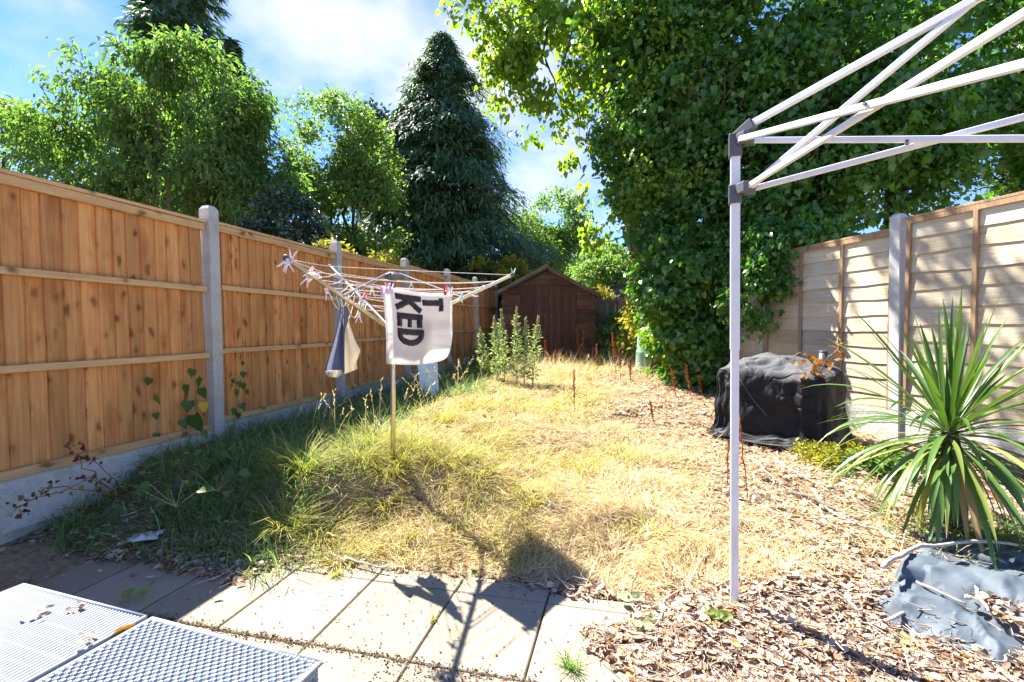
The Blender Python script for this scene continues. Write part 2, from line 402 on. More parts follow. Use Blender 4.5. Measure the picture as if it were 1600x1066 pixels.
# ------------------------------------------------------------------ patio slabs
patio = MB()
PU, PV = Vector((.973, -.23, 0)), Vector((.23, .973, 0))
def pp(u, v, z=0): return PU * u + PV * v + Vector((0, 0, z))
b0 = [pp(-4.2, -.4, -.016), pp(.11, -.4, -.016), pp(.11, 2.40, -.016), pp(-4.2, 2.40, -.016)]
b1 = [q - Vector((0, 0, .05)) for q in b0]
patio.add(b0 + b1, [(0, 1, 2, 3), (7, 6, 5, 4), (0, 4, 5, 1), (1, 5, 6, 2), (2, 6, 7, 3), (3, 7, 4, 0)])
m_bed = m_speck('mortar_bed', (.14, .105, .075), (.26, .20, .15), scale=50, dots=False)
patio_o = put('patio', patio.mesh('patio'), m_bed, kind='structure', label='pale concrete slab patio in front of the dry lawn', category='patio')
vl = [.70, 1.235, 1.77, 2.307, 2.84]
for r in range(4):
    for c_ in range(-5, 6):
        u0 = -1.783 + .47 * c_ + (.0 if r != 0 else .2); u1 = u0 + .47
        if u0 > -.2 or (r == 3 and u0 < -3): continue
        v0, v1 = vl[r], vl[r + 1]
        if r == 3: v1 = 2.44 + RR.uniform(-.03, .05)
        g = .0035 + RR.uniform(0, .003)
        s = MB().box(-(u1 - u0) / 2 + g, (u1 - u0) / 2 - g, -(v1 - v0) / 2 + g, (v1 - v0) / 2 - g, -.03, 0, ch=.004)
        put('slab', s.mesh('slab'), m_slab, patio_o, pp((u0 + u1) / 2, (v0 + v1) / 2, RR.uniform(-.003, .003)),
            (RR.uniform(-.004, .004), RR.uniform(-.004, .004), math.atan2(-.23, .973) + RR.uniform(-.004, .004)))

# ------------------------------------------------------------------ left closeboard fence
FD = Vector((.2316, .9728, 0))
fyaw = math.atan2(FD.y, FD.x)
fence = thing('closeboard_fence', 'new orange timber board fence with concrete posts along the shaded left side', 'fence', (-2.63, 4.27, 0), (rad(-1.4), 0, fyaw))
fence.rotation_mode = 'XYZ'
fence.rotation_euler = (Matrix.Rotation(fyaw, 3, 'Z') @ Matrix.Rotation(rad(-1.4), 3, 'X')).to_euler()
STEP = 1.93
ptop = [2.40, 2.42, 2.45, 2.50, 2.55, 2.58, 2.62, 2.66]
def post_mesh(h, zb=-.15):
    s = MB(); w = .052
    pr = [(zb, w), (h - .03, w), (h, w * .62)]
    V = []; Fs = []
    for z, a in pr: V += [(-a, -a, z), (a, -a, z), (a, a, z), (-a, a, z)]
    for i in range(2):
        for q in range(4): Fs.append((i * 4 + q, i * 4 + (q + 1) % 4, i * 4 + 4 + (q + 1) % 4, i * 4 + 4 + q))
    Fs.append((8, 9, 10, 11)); s.add(V, Fs); return s.mesh('concrete_post')
for i in range(-1, 8):
    put('concrete_post', post_mesh(ptop[max(i, 0)]), m_conc, fence, (STEP * (i - 1) + (0 if i else -.0), 0, 0), (RR.uniform(-.006, .006), RR.uniform(-.008, .008), 0))
pz = [(.455, 2.27), (.50, 2.285), (.54, 2.33), (.58, 2.39), (.62, 2.44), (.66, 2.48), (.68, 2.52)]
for i in range(-1, 7):
    x0 = STEP * (i - 1) + .058; x1 = STEP * i - .058; zb, zt = pz[max(i, 0)]; L = x1 - x0
    pan = put('fence_panel', MB().box(x0, x1, -.042, .03, zt - .012, zt + .012).mesh('capping_rail'), m_rail, fence)
    H = zt - zb
    for (za, hh, dpt) in ((zb, .052, .036), (zb + H * .345, .046, .040), (zb + H * .665, .046, .040), (zt - .075, .060, .034)):
        M = Matrix.Translation((0, 0, 0))
        s = MB().box(-L / 2, L / 2, -dpt, 0, 0, hh, ch=.003)
        put('rail', s.mesh('rail'), m_rail, pan, ((x0 + x1) / 2, 0, za), (0, RR.uniform(-.003, .003), 0))
    n = 17; pit = L / n
    for q in range(n):
        w = pit + .022
        wv = RR.uniform(-.004, .004)
        s = MB()
        V = []; Fs = []
        ns = 5
        for t in range(ns + 1):
            z = (H - .02) * t / ns; e = RR.uniform(-.003, .003)
            V += [(-w / 2 + e, .000, z), (w / 2 + e, .019, z), (w / 2 + e, .025, z), (-w / 2 + e, .016, z)]
        for t in range(ns):
            for a in range(4): Fs.append((t * 4 + a, t * 4 + (a + 1) % 4, t * 4 + 4 + (a + 1) % 4, t * 4 + 4 + a))
        Fs += [(3, 2, 1, 0), tuple(ns * 4 + a for a in range(4))]
        s.add(V, Fs)
        put('board', s.mesh('board'), m_fence, pan, (x0 + pit * (q + .5), .001 + .002 * (q % 2), zb + .004), (0, RR.uniform(-.005, .005), RR.uniform(-.03, .03)))
    # concrete gravel board below the panel
    s = MB(); nseg = 12; V = []; Fs = []
    for t in range(nseg + 1):
        x = x0 - .012 + (L + .024) * t / nseg
        V += [(x, -.022, zb - .31), (x, -.026, zb - .03), (x, -.012, zb - .004), (x, .02, zb - .004), (x, .02, zb - .31)]
    for t in range(nseg):
        for a in range(5): Fs.append((t * 5 + a, t * 5 + (a + 1) % 5, t * 5 + 5 + (a + 1) % 5, t * 5 + 5 + a)[::-1])
    s.add(V, Fs); put('gravel_board', s.mesh('gravel_board'), m_gravelb, fence)
    if i < 2:
        put('gravel_board', MB().box(x0 - .01, x1 + .01, .004, .045, zb - .62, zb - .315).mesh('gravel_board'), m_gravelb, fence)

# ------------------------------------------------------------------ right lap fence
RD = Vector((-.207, .978, 0)); ryaw = math.atan2(RD.y, RD.x)     # runs away from the camera
lap = thing('lap_fence', 'pale waney-edge lap fence dappled with sun behind the spiky plant', 'fence', (3.93, 4.9, 0), (0, 0, ryaw))
for (x, h) in ((0, 2.50), (1.925, 2.46), (-1.925, 2.55)):
    put('concrete_post', post_mesh(h), m_conc, lap, (x, 0, 0), (RR.uniform(-.004, .004), .012, 0))
for (x0, x1, zb, zt) in ((.058, 1.867, .50, 2.345), (-1.867, -.058, .545, 2.425), (1.983, 3.79, .52, 2.36)):
    L = x1 - x0; H = zt - zb
    # in this frame +y points to the garden (left)
    pan = put('fence_panel', MB().box(x0 - .004, x1 + .004, -.028, .034, zt - .004, zt + .022, ch=.003).mesh('capping_rail'), m_batten, lap)
    s = MB().box(-L / 2, L / 2, .012, .032, -.045, 0); put('rail', s.mesh('rail'), m_batten, pan, ((x0 + x1) / 2, 0, zt - .005))
    nb = 11; ph = H / nb
    for q in range(nb):
        V = []; Fs = []; ns = 16; sd = RR.uniform(0, 100)
        for t in range(ns + 1):
            x = -L / 2 + L * t / ns
            wav = (mnoise.noise(Vector((x * 1.7, sd, 0))) * .020 + mnoise.noise(Vector((x * 5, sd, 3))) * .007)
            zl = -.026 + wav; zu = ph + .012
            V += [(x, .012, zl), (x, -.004, zu), (x, -.010, zu), (x, .003, zl)]
        for t in range(ns):
            for a in range(4): Fs.append((t * 4 + a, t * 4 + (a + 1) % 4, t * 4 + 4 + (a + 1) % 4, t * 4 + 4 + a))
        Fs += [(3, 2, 1, 0), tuple(ns * 4 + a for a in range(4))]
        put('board', MB().add(V, Fs).mesh('board'), m_lap, pan, ((x0 + x1) / 2, 0, zb + ph * q), (0, RR.uniform(-.003, .003), 0))
    for fx in (0, .335, .665, 1):
        xx = x0 + .022 + (L - .044) * fx
        put('batten', MB().box(-.021, .021, .0135, .034, 0, H - .05, ch=.003).mesh('batten'), m_batten, pan, (xx, 0, zb), (0, RR.uniform(-.006, .006), 0))
    put('gravel_board', MB().box(x0 - .01, x1 + .01, -.02, .022, zb - .34, zb - .02, ch=.006).mesh('gravel_board'), m_gravelb, lap)

# ------------------------------------------------------------------ brown shed
YS = 12.0
sx0, sx1 = at(784, 500, YS).x, at(930, 500, YS).x
SB = .58; ze_l = at(0, 464, YS).z; zap = at(0, 419, YS).z; ze = at(0, 458, YS).z; xm = at(857, 0, YS).x
shed = thing('garden_shed', 'dark brown wooden shed with double doors and apex roof at garden end', 'shed', (xm, YS, SB))
wL, wR = sx0 - xm, sx1 - xm; eh = ze - SB; ah = zap - SB; dp = 2.1
def roofh(x): return ah - .03 - (ah - eh) * (abs(x) / max(abs(wL), wR))
# carcass: rear and side walls with gable ends
carc = MB()
fr = [(wL, .02, .02), (wR, .02, .02), (wR, .02, eh - .03), (0, .02, ah - .05), (wL, .02, eh - .03)]
bk = [(x, dp, z) for (x, y, z) in fr]
carc.add(fr + bk, [(0, 1, 2, 3, 4), (9, 8, 7, 6, 5), (0, 5, 6, 1), (1, 6, 7, 2), (4, 9, 5, 0)])
put('wall', carc.mesh('wall'), m_shed, shed)
dx0, dx1 = at(814, 0, YS).x - xm, at(899, 0, YS).x - xm; dz1 = at(0, 447, YS).z - SB
def clad(x0, x1, z0, z1, name='board'):
    z = z0
    while z < z1 - .01:
        zz_ = min(z + .118, z1)
        a0, a1 = x0, x1
        if zz_ > eh - .05:    # gable: cut to the slope
            lim = max(0.03, (ah - .06 - zz_) / (ah - eh) * max(abs(wL), wR))
            a0, a1 = max(x0, -lim), min(x1, lim)
        if a1 - a0 > .05:
            s = MB().add([(a0, -.004, z), (a1, -.004, z), (a1, .004, zz_ - .006), (a0, .004, zz_ - .006), (a0, .018, z), (a1, .018, z), (a1, .018, zz_ - .006), (a0, .018, zz_ - .006)],
                         [(0, 1, 2, 3), (7, 6, 5, 4), (1, 0, 4, 5), (3, 2, 6, 7), (0, 3, 7, 4), (2, 1, 5, 6)])
            c0 = ((a0 + a1) / 2, 0, z)
            s.V = [(v[0] - c0[0], v[1], v[2] - z) for v in s.V]
            put(name, s.mesh(name), m_shed, shed, c0)
        z = zz_
clad(wL, dx0 - .035, .04, eh + .01); clad(dx1 + .035, wR, .04, eh + .01); clad(dx0 - .033, dx1 + .033, dz1 + .04, ah - .06)
clad(wL + .02, dx0 - .035, eh + .02, ah - .1); clad(dx1 + .035, wR - .02, eh + .02, ah - .1)
for (a, b) in ((dx0, -.008), (.008, dx1)):
    d = put('door', MB().box(a, b, -.012, .016, .06, dz1).mesh('door'), m_shedv, shed)
    nn = 7
    for q in range(nn):
        w = (b - a) / nn
        put('board', MB().box(-w / 2 + .003, w / 2 - .003, -.022 - .002 * (q % 2), -.0125, .07, dz1 - .01).mesh('board'), m_shedv, d, (a + w * (q + .5), 0, 0))
    hx = -.07 if b < .1 else .07
    hh_ = put('handle', MB().box(hx - .012, hx + .012, -.05, -.026, 1.02, 1.12, ch=.004).box(hx - .045, hx + .045, -.038, -.026, 1.05, 1.075).mesh('handle'), m_dark_plastic, d)
put('door_trim', MB().box(-.02, .02, -.036, -.026, .07, dz1 - .02).mesh('door_trim'), m_shedv, shed)
for sgn, xe in ((-1, wL), (1, wR)):
    # roof slope with felt, and the weathered bargeboard on its front edge
    ov = .10; x_e = xe + sgn * ov; z_e = eh - (ah - eh) * ov / abs(xe)
    ny_ = -.14
    V = [(0, ny_, ah), (x_e, ny_, z_e), (x_e, dp + .1, z_e), (0, dp + .1, ah)]
    V += [(a, b, c - .035) for (a, b, c) in V]
    put('roof', MB().add(V, [(0, 1, 2, 3), (7, 6, 5, 4), (0, 4, 5, 1), (1, 5, 6, 2), (2, 6, 7, 3), (3, 7, 4, 0)]).mesh('roof'), m_felt, shed)
    a = Vector((0, 0, ah + .012)); b = Vector((x_e, 0, z_e + .012)); t = (b - a); Lb = t.length; ang = math.atan2(t.z, t.x)
    s = MB().box(0, Lb, -.012, .012, -.085, 0.0)
    put('bargeboard', s.mesh('bargeboard'), m_barge, shed, (0, ny_ - .014, ah + .012), (0, -ang, 0))

# ------------------------------------------------------------------ far fence, far sheds
def far_fence(name, label, px0, px1, ytop, Y0, Y1, ybot, nb, mat, posts):
    a = at(px0, ytop, Y0); b = at(px1, ytop, Y1); d = (b - a); L = math.hypot(d.x, d.y)
    t = thing(name, label, 'fence', (a.x, a.y, 0), (0, 0, math.atan2(d.y, d.x)))
    zt = a.z; zb = Gs(a.x, a.y) - .05
    for q in range(nb):
        w = L / nb
        put('board', MB().box(-w / 2 + .004, w / 2 - .004, -.012, .012, zb, zt - .03 + RR.uniform(-.02, .01)).mesh('board'), mat, t, (w * (q + .5), .006 * (q % 2), 0))
    put('rail', MB().box(0, L, -.05, -.014, zt - .06, zt).mesh('rail'), mat, t)
    put('rail', MB().box(0, L, -.05, -.014, zt - .62, zt - .56).mesh('rail'), mat, t)
    for x in posts: put('post', MB().box(L * x - .06, L * x + .06, -.07, .05, zb, zt + .07).mesh('post'), mat, t)
    return t
far_fence('grey_fence', 'weathered grey board fence standing right of the brown shed', 931, 967, 468, 13.2, 13.2, 560, 7, m_grey_wood, (.03, 1.03))
far_fence('mossy_fence', 'low mossy board fence between grey fence and yellow bush', 974, 1050, 481, 13.6, 13.0, 560, 11, m_grey_wood, (1.0,))
hut = thing('small_hut', 'small grey hut with sloping black roof beyond the grey fence', 'hut', (at(945, 0, 18).x, 18, .6))
hw = 40 * 18 / F / 2 + .25; hz = at(0, 448, 18).z - .6
put('wall', MB().add([(-hw, 0, 0), (hw, 0, 0), (hw, 1.4, 0), (-hw, 1.4, 0), (-hw, 0, hz - .2), (hw, 0, hz), (hw, 1.4, hz), (-hw, 1.4, hz - .2)],
    [(3, 2, 1, 0), (4, 5, 6, 7), (0, 1, 5, 4), (1, 2, 6, 5), (2, 3, 7, 6), (3, 0, 4, 7)]).mesh('wall'), m_grey_wood, hut)
put('roof', MB().add([(-hw - .1, -.15, hz - .21), (hw + .15, -.15, hz + .02), (hw + .15, 1.5, hz + .02), (-hw - .1, 1.5, hz - .21),
    (-hw - .1, -.15, hz - .14), (hw + .15, -.15, hz + .1), (hw + .15, 1.5, hz + .1), (-hw - .1, 1.5, hz - .14)],
    [(3, 2, 1, 0), (4, 5, 6, 7), (0, 1, 5, 4), (1, 2, 6, 5), (2, 3, 7, 6), (3, 0, 4, 7)]).mesh('roof'), m_felt, hut)
m_redwood = m_wood('reddish_boarding', (.22, .10, .06), (.34, .17, .10), axis=2, knots=False)
rh = thing('boarded_outbuilding', 'reddish boarded outbuilding with diagonal brace beyond mossy fence', 'outbuilding', (at(972, 0, 16).x, 16, .6))
rw = 90 * 16 / F; rz = at(0, 463, 16).z - .6
put('wall', MB().box(0, rw, .03, 1.5, 0, rz).mesh('wall'), m_redwood, rh)
for q in range(12):
    w = rw / 12; put('board', MB().box(-w / 2 + .004, w / 2 - .004, 0, .028, 0, rz - .03).mesh('board'), m_redwood, rh, (w * (q + .5), 0, 0))
put('roof', MB().box(-.1, rw + .1, -.12, 1.6, rz, rz + .05).mesh('roof'), m_felt, rh)
put('brace', MB().bar((.3, -.02, .2), (rw * .42, -.02, rz - .1), .08, .03).mesh('brace'), m_grey_wood, rh)
put('rail', MB().box(0, rw, -.03, -.002, rz - .22, rz - .12).mesh('rail'), m_redwood, rh)
# ------------------------------------------------------------------ rotary dryer
PB = Vector((-.893, 3.6, 0)); pz0 = .36
TA, TB, TC = Vector((-1.215, 2.62, 1.722)), Vector((-1.62, 4.32, 1.895)), Vector((.0, 4.11, 1.796))
hub = Vector((-.886, 3.6, 1.325)); head = Vector((-.884, 3.6, 1.735))
dry = thing('rotary_dryer', 'rotary clothes dryer with three arms and drooping lines stuck in the grass', 'clothes dryer', (PB.x, PB.y, pz0))
o0 = Vector((PB.x, PB.y, pz0))
put('pole', MB().tube([(0, 0, -.12), (.004, 0, .5), head - o0], .019, 12).mesh('pole', True), m_steel, dry)
put('hub', MB().lathe([(.018, -.05), (.034, -.045), (.036, .03), (.02, .05)], 14, Matrix.Translation(hub - o0)).mesh('hub', True), m_dark_plastic, dry)
hd = MB().lathe([(.02, -.045), (.03, -.03), (.062, -.022), (.066, .004), (.04, .022), (.012, .028)], 18, Matrix.Translation(head - o0))
for tip in (TA, TB, TC):
    d = (tip - head); d.z = 0; d.normalize()
    hd.box(.03, .085, -.014, .014, -.02, .008, Matrix.Translation(head - o0) @ Matrix.Rotation(math.atan2(d.y, d.x), 4, 'Z'), .003)
put('head', hd.mesh('head'), m_dark_plastic, dry)
for tip, m_ in ((TA, m_steel), (TB, m_steel_w), (TC, m_steel)):
    d = (tip - hub).normalized()
    arm = put('arm', MB().bar(hub + d * .03 - o0, tip - o0, .021, .026, ch=.004).mesh('arm'), m_, dry)
    put('end_cap', MB().bar(tip - d * .02 - o0, tip + d * .022 - o0, .027, .032, ch=.006).mesh('end_cap'), m_dark_plastic, arm)
    mp = hub.lerp(tip, .56)
    for sgn in (-1, 1):
        sd = d.cross(Vector((0, 0, 1))).normalized() * .013 * sgn
        put('stay', MB().tube([head + d * .05 + sd - o0, mp + sd - o0], .0045, 6).mesh('stay'), m_dark_plastic if sgn < 0 else m_steel_w, dry)
arms = [TA, TB, TC]
def line_pts(a, b, sag, n=14, side=0.0):
    out = []
    for i in range(n + 1):
        t = i / n; p = a.lerp(b, t); p.z -= 4 * sag * t * (1 - t); out.append(p)
    return out
ts = [1.0, .88, .77, .67, .57, .47, .38]
for i, t in enumerate(ts):
    P = [hub.lerp(q, t) for q in arms]
    for (a, b) in ((0, 1), (1, 2), (0, 2)):
        if i == 0 and (a, b) == (0, 2):
            ml, mr = Vector((-.827, 3.09, 1.592)), Vector((-.448, 3.56, 1.585))
            pts = line_pts(P[0], ml, .012, 6) + line_pts(ml, mr, .006, 6)[1:] + line_pts(mr, P[2], .012, 6)[1:]
        else:
            sag = (.004 if i == 0 else RR.uniform(.012, .055))
            pts = line_pts(P[a], P[b], sag)
        put('line', MB().tube([p - o0 for p in pts], .0024, 5).mesh('line'), m_line, dry)
# loose loops of line wound round the arms
for tip, t in ((TA, .82), (TA, .86), (TC, .62), (TC, .36), (TB, .7)):
    c0 = hub.lerp(tip, t) - o0
    pts = [c0 + Vector((.022 * math.cos(q * .9) + .004 * q, .022 * math.sin(q * .9), -.012 * abs(math.sin(q * .45)) - (.05 if t < .5 else .01) * (q / 14))) for q in range(14)]
    put('line', MB().tube(pts, .003, 5).mesh('line'), m_line, dry)
for (t, dr, sd) in ((.70, .16, 1), (.62, .2, -1), (.52, .14, 1)):
    a = hub.lerp(TA, t); b = hub.lerp(TB, t * .9)
    pts = line_pts(a, b, dr)
    put('line', MB().tube([p - o0 for p in pts], .0022, 5).mesh('line'), m_line, dry)

# ------------------------------------------------------------------ bath mat with letters
def m_fluff(name, col, trans=.25, scale=160, bump=.004, var=.12):
    k = Mat(name); o = k.obj(); n = k.noise(o, scale, 4, .7); n2 = k.noise(o, 9, 4)
    c = k.mix(k.mapr(n, .3, .7), tuple(x * (1 - var) for x in col), col)
    c = k.mix(k.mapr(n2, .4, .7, 0, .3), c, tuple(x * .86 for x in col))
    return k.done(c, .95, k.bump(n, bump), .05, trans=(tuple(min(1, x * 1.05) for x in col), trans), sheen=.3)
m_mat = m_fluff('tufted_white_cotton', (.88, .86, .85), .55, 240, .006)
m_letter = m_fluff('tufted_black_pile', (.030, .019, .024), .02, 200, .008)
m_blue = m_fluff('blue_grey_terry', (.18, .20, .34), .12, 150, .012, .45)
m_cream = m_fluff('cream_terry', (.80, .74, .62), .35, 120, .004)
ML, MR = Vector((-.827, 3.09, 1.597)), Vector((-.448, 3.56, 1.590))
mdir = (MR - ML); mwid = mdir.length; mdir.normalize()
mnrm = mdir.cross(Vector((0, 0, 1))).normalized()          # towards the camera
MH = .478
def matS(u, v, off=0.0, front=True):
    """u across, v downwards; front sheet hangs a little in front of the line"""
    dz = v * MH
    w = .030 * math.sin(u * 5.3 + 1) * v + .016 * math.sin(u * 11 + v * 3) * v + .006 * math.sin(u * 23 + 1) * (1 - v) * v * 3
    w += .012 * min(1, v * 6)
    u2 = u
    if u > .8 and v > .6: w -= .12 * ((u - .8) / .2) ** 2 * ((v - .6) / .4) ** 2 * .35; u2 = u - .04 * ((u - .8) / .2) * ((v - .6) / .4)
    if not front: u2 = .09 + u * .89
    if not front: w = -.012 * min(1, v * 6) - .02 * math.sin(u * 4.1) * v - .004; dz = v * MH * .80
    p = ML + mdir * (u2 * mwid) + Vector((0, 0, (MR.z - ML.z) * u - dz - .016 * math.sin(u * math.pi)))
    if front and u > .7: p.z += .035 * v * ((u - .7) / .3) ** 2
    return p + mnrm * (w + off)
matt = thing('bath_mat', 'white bath mat with dark letters KED and T pegged over the dryer line', 'bath mat', tuple(ML))
def sheet(fn, nu, nv, th):
    s = MB(); V = []; Fs = []
    for lay in (0, 1):
        for i in range(nu + 1):
            for j in range(nv + 1): V.append(fn(i / nu, j / nv, th if lay == 0 else -th))
    st = (nu + 1) * (nv + 1); ix = lambda l, i, j: l * st + i * (nv + 1) + j
    for i in range(nu):
        for j in range(nv):
            Fs.append((ix(0, i, j), ix(0, i, j + 1), ix(0, i + 1, j + 1), ix(0, i + 1, j)))
            Fs.append((ix(1, i, j), ix(1, i + 1, j), ix(1, i + 1, j + 1), ix(1, i, j + 1)))
    for i in range(nu):
        for j, fl in ((0, 0), (nv, 1)):
            f = (ix(0, i, j), ix(0, i + 1, j), ix(1, i + 1, j), ix(1, i, j)); Fs.append(f if not fl else f[::-1])
    for j in range(nv):
        for i, fl in ((0, 1), (nu, 0)):
            f = (ix(0, i, j), ix(0, i, j + 1), ix(1, i, j + 1), ix(1, i, j)); Fs.append(f[::-1] if not fl else f[::1])
    s.add(V, Fs); return s
def bridged(u, v, o):   # the whole mat goes over the line: front fall, top, back fall
    return matS(u, v, o)
s = sheet(lambda u, v, o: matS(u, v, o) - ML, 36, 40, .005); put('front_fall', s.mesh('front_fall', True), m_mat, matt)
s = sheet(lambda u, v, o: matS(u, v, o, False) - ML, 24, 24, .005); put('back_fall', s.mesh('back_fall', True), m_mat, matt)
s = MB().tube([matS(i / 12, 0, 0) - ML + Vector((0, 0, .004)) for i in range(13)], .017, 8); put('fold', s.mesh('fold', True), m_mat, matt)
def stroke_letter(strokes, wid):
    """strokes: polylines in mat u,v; returns a raised shaggy body"""
    s = MB()
    for pl in strokes:
        P = []
        for a, b in zip(pl[:-1], pl[1:]):
            n = max(2, int(math.hypot(b[0] - a[0], b[1] - a[1]) / .02))
            for i in range(n): P.append((a[0] + (b[0] - a[0]) * i / n, a[1] + (b[1] - a[1]) * i / n))
        P.append(pl[-1]); m = len(P); V = []; Fs = []
        asp = MH / mwid
        for i, p in enumerate(P):
            a = P[max(0, i - 1)]; b = P[min(m - 1, i + 1)]
            tx, ty = b[0] - a[0], (b[1] - a[1]) * asp; l = math.hypot(tx, ty) or 1
            nx_, ny2 = -ty / l, tx / l / asp
            j1, j2 = RR.uniform(.92, 1.1), RR.uniform(.92, 1.1)
            for (q, off) in ((-j1, .003), (-.8 * j1, .012), (0, .0145), (.8 * j2, .012), (j2, .003)):
                V.append(matS(p[0] + nx_ * wid * q, p[1] + ny2 * wid * q, off + RR.uniform(-.0006, .0006)) - ML)
        for i in range(m - 1):
            for q in range(4): Fs.append((i * 5 + q, (i + 1) * 5 + q, (i + 1) * 5 + q + 1, i * 5 + q + 1))
        Fs.append((0, 1, 2, 3, 4)); Fs.append(tuple((m - 1) * 5 + q for q in (4, 3, 2, 1, 0)))
        s.add(V, Fs)
    return s
W = .035
bowl = [(.185 + .165 - .165 * math.cos(math.pi * i / 16), .56 + .145 * math.sin(math.pi * i / 16)) for i in range(17)]
bowl = [(.195, .545)] + [(.195 + .155 - .155 * math.cos(math.pi * i / 16), .58 + .115 * math.sin(math.pi * i / 16)) for i in range(17)] + [(.505, .545)]
for strokes in ([[(.15, .064), (.505, .064)], [(.335, .10), (.145, .222)], [(.33, .10), (.50, .235)]],
                [[(.155, .325), (.52, .325)], [(.19, .325), (.19, .475)], [(.338, .325), (.338, .475)], [(.485, .325), (.485, .475)]],
                [[(.16, .540), (.535, .540)], bowl],
                [[(.53, .108), (.80, .108)], [(.815, .04), (.815, .235)]]):
    put('letter', stroke_letter(strokes, W).mesh('letter', True), m_letter, matt)

# ------------------------------------------------------------------ blue and cream towel under the left arm
tow0 = at(541, 476, 3.2)
tow = thing('hand_towel', 'blue and cream towel gathered and hanging below the left dryer arm', 'towel', tuple(tow0))
def poly_sheet(pxL, pxR, Y0, bulge, th, dz=0.0, rip=.01):
    """left and right outline in photo pixels, top to bottom, blown out in depth"""
    def fn(u, v, o):
        i = v * (len(pxL) - 1); a = min(int(i), len(pxL) - 2); f = i - a
        l = (pxL[a][0] + (pxL[a + 1][0] - pxL[a][0]) * f, pxL[a][1] + (pxL[a + 1][1] - pxL[a][1]) * f)
        r = (pxR[a][0] + (pxR[a + 1][0] - pxR[a][0]) * f, pxR[a][1] + (pxR[a + 1][1] - pxR[a][1]) * f)
        x = l[0] + (r[0] - l[0]) * u; y = l[1] + (r[1] - l[1]) * u
        Y = Y0 + bulge(u, v) + rip * math.sin(u * 9 + v * 2)
        return at(x, y, Y) + Vector((0, -o, 0)) - tow0
    return sheet(fn, 10, 22, th)
put('blue_side', poly_sheet([(533, 477), (530, 500), (523, 530), (513, 560), (508, 576), (508, 583), (513, 589)], [(540, 479), (541, 500), (537, 530), (536.5, 560), (536, 576), (535.5, 581), (531, 587)], 3.17, lambda u, v: -.09 * math.sin(u * 2.6) * (.3 + v), .008).mesh('blue_side', True), m_blue, tow)
put('blue_edge', poly_sheet([(538, 478), (537, 495), (536, 520), (535.5, 550), (535.5, 580)], [(542, 479), (541, 495), (538.5, 520), (537.5, 550), (537.5, 582)], 3.13, lambda u, v: -.03 * math.sin(u * 3), .006).mesh('blue_edge', True), m_blue, tow)
put('blue_flap', poly_sheet([(535, 478), (535, 490), (535.5, 502), (537, 511)], [(542, 479), (544.5, 490), (543.5, 502), (540.5, 511)], 3.10, lambda u, v: -.04 * math.sin(u * 3), .006).mesh('blue_flap', True), m_blue, tow)
put('cream_side', poly_sheet([(536, 480), (536, 505), (536, 530), (537, 555), (537, 575), (538, 585)], [(542, 482), (546, 508), (554, 531), (563, 549), (556, 566), (558, 577)], 3.16, lambda u, v: .10 * u * v + .03 * math.sin(u * 7) * v, .006, rip=.006).mesh('cream_side', True), m_cream, tow)
put('cream_hem', poly_sheet([(508, 580), (510, 586), (514, 589)], [(535, 578), (534, 584), (527, 590)], 3.135, lambda u, v: -.10 * math.sin(u * 2.8), .007).mesh('cream_hem', True), m_cream, tow)
for (a, b) in (((533, 467), (536, 478)), ((541, 470), (539, 478)), ((547, 474), (541, 480))):
    put('hanging_loop', MB().tube([at(a[0], a[1], 3.2) - tow0, at(b[0], b[1], 3.19) - tow0], .0025, 5).mesh('hanging_loop'), m_line, tow)

# ------------------------------------------------------------------ clothes pegs
pc = {k_: m_plain('peg_' + k_, v_, .4, var=.03) for k_, v_ in dict(white=(.78, .77, .78), pink=(.78, .56, .63), lilac=(.70, .53, .72), green=(.48, .72, .58), red=(.62, .035, .05), grey=(.10, .105, .12)).items()}
def make_peg(p, tilt, yaw, col, label, sc_=1.0, flip=False, spread=.12):
    t = thing('clothes_peg', label, 'peg', tuple(p), (0, 0, 0), 'plastic pegs on the rotary dryer')
    t.rotation_euler = (Matrix.Rotation(yaw, 3, 'Z') @ Matrix.Rotation(tilt, 3, 'Y')).to_euler()
    for sgn in (-1, 1):
        s = MB()
        V = []; Fs = []
        for (z, xo, w, h) in ((.034, .004, .006, .006), (.010, .0055, .0065, .007), (-.004, .0065, .006, .007), (-.026, .013, .005, .006), (-.046, .020, .0045, .0055)):
            xo *= sc_ * (1 + spread if z < 0 else 1); z *= sc_ * (-1 if flip else 1)
            V += [(sgn * xo - w * .6, -h, z), (sgn * xo + w * .6, -h, z), (sgn * xo + w * .6, h, z), (sgn * xo - w * .6, h, z)]
        for i in range(4):
            for q in range(4): Fs.append((i * 4 + q, i * 4 + (q + 1) % 4, i * 4 + 4 + (q + 1) % 4, i * 4 + 4 + q))
        Fs += [(3, 2, 1, 0), (16, 17, 18, 19)]
        if flip: Fs = [f[::-1] for f in Fs]
        put('prong', s.add(V, Fs).mesh('prong'), pc[col], t)
    put('spring', MB().tube([(0, -.010, 0), (0, .010, 0)], .0055, 8).mesh('spring'), m_steel_w, t)
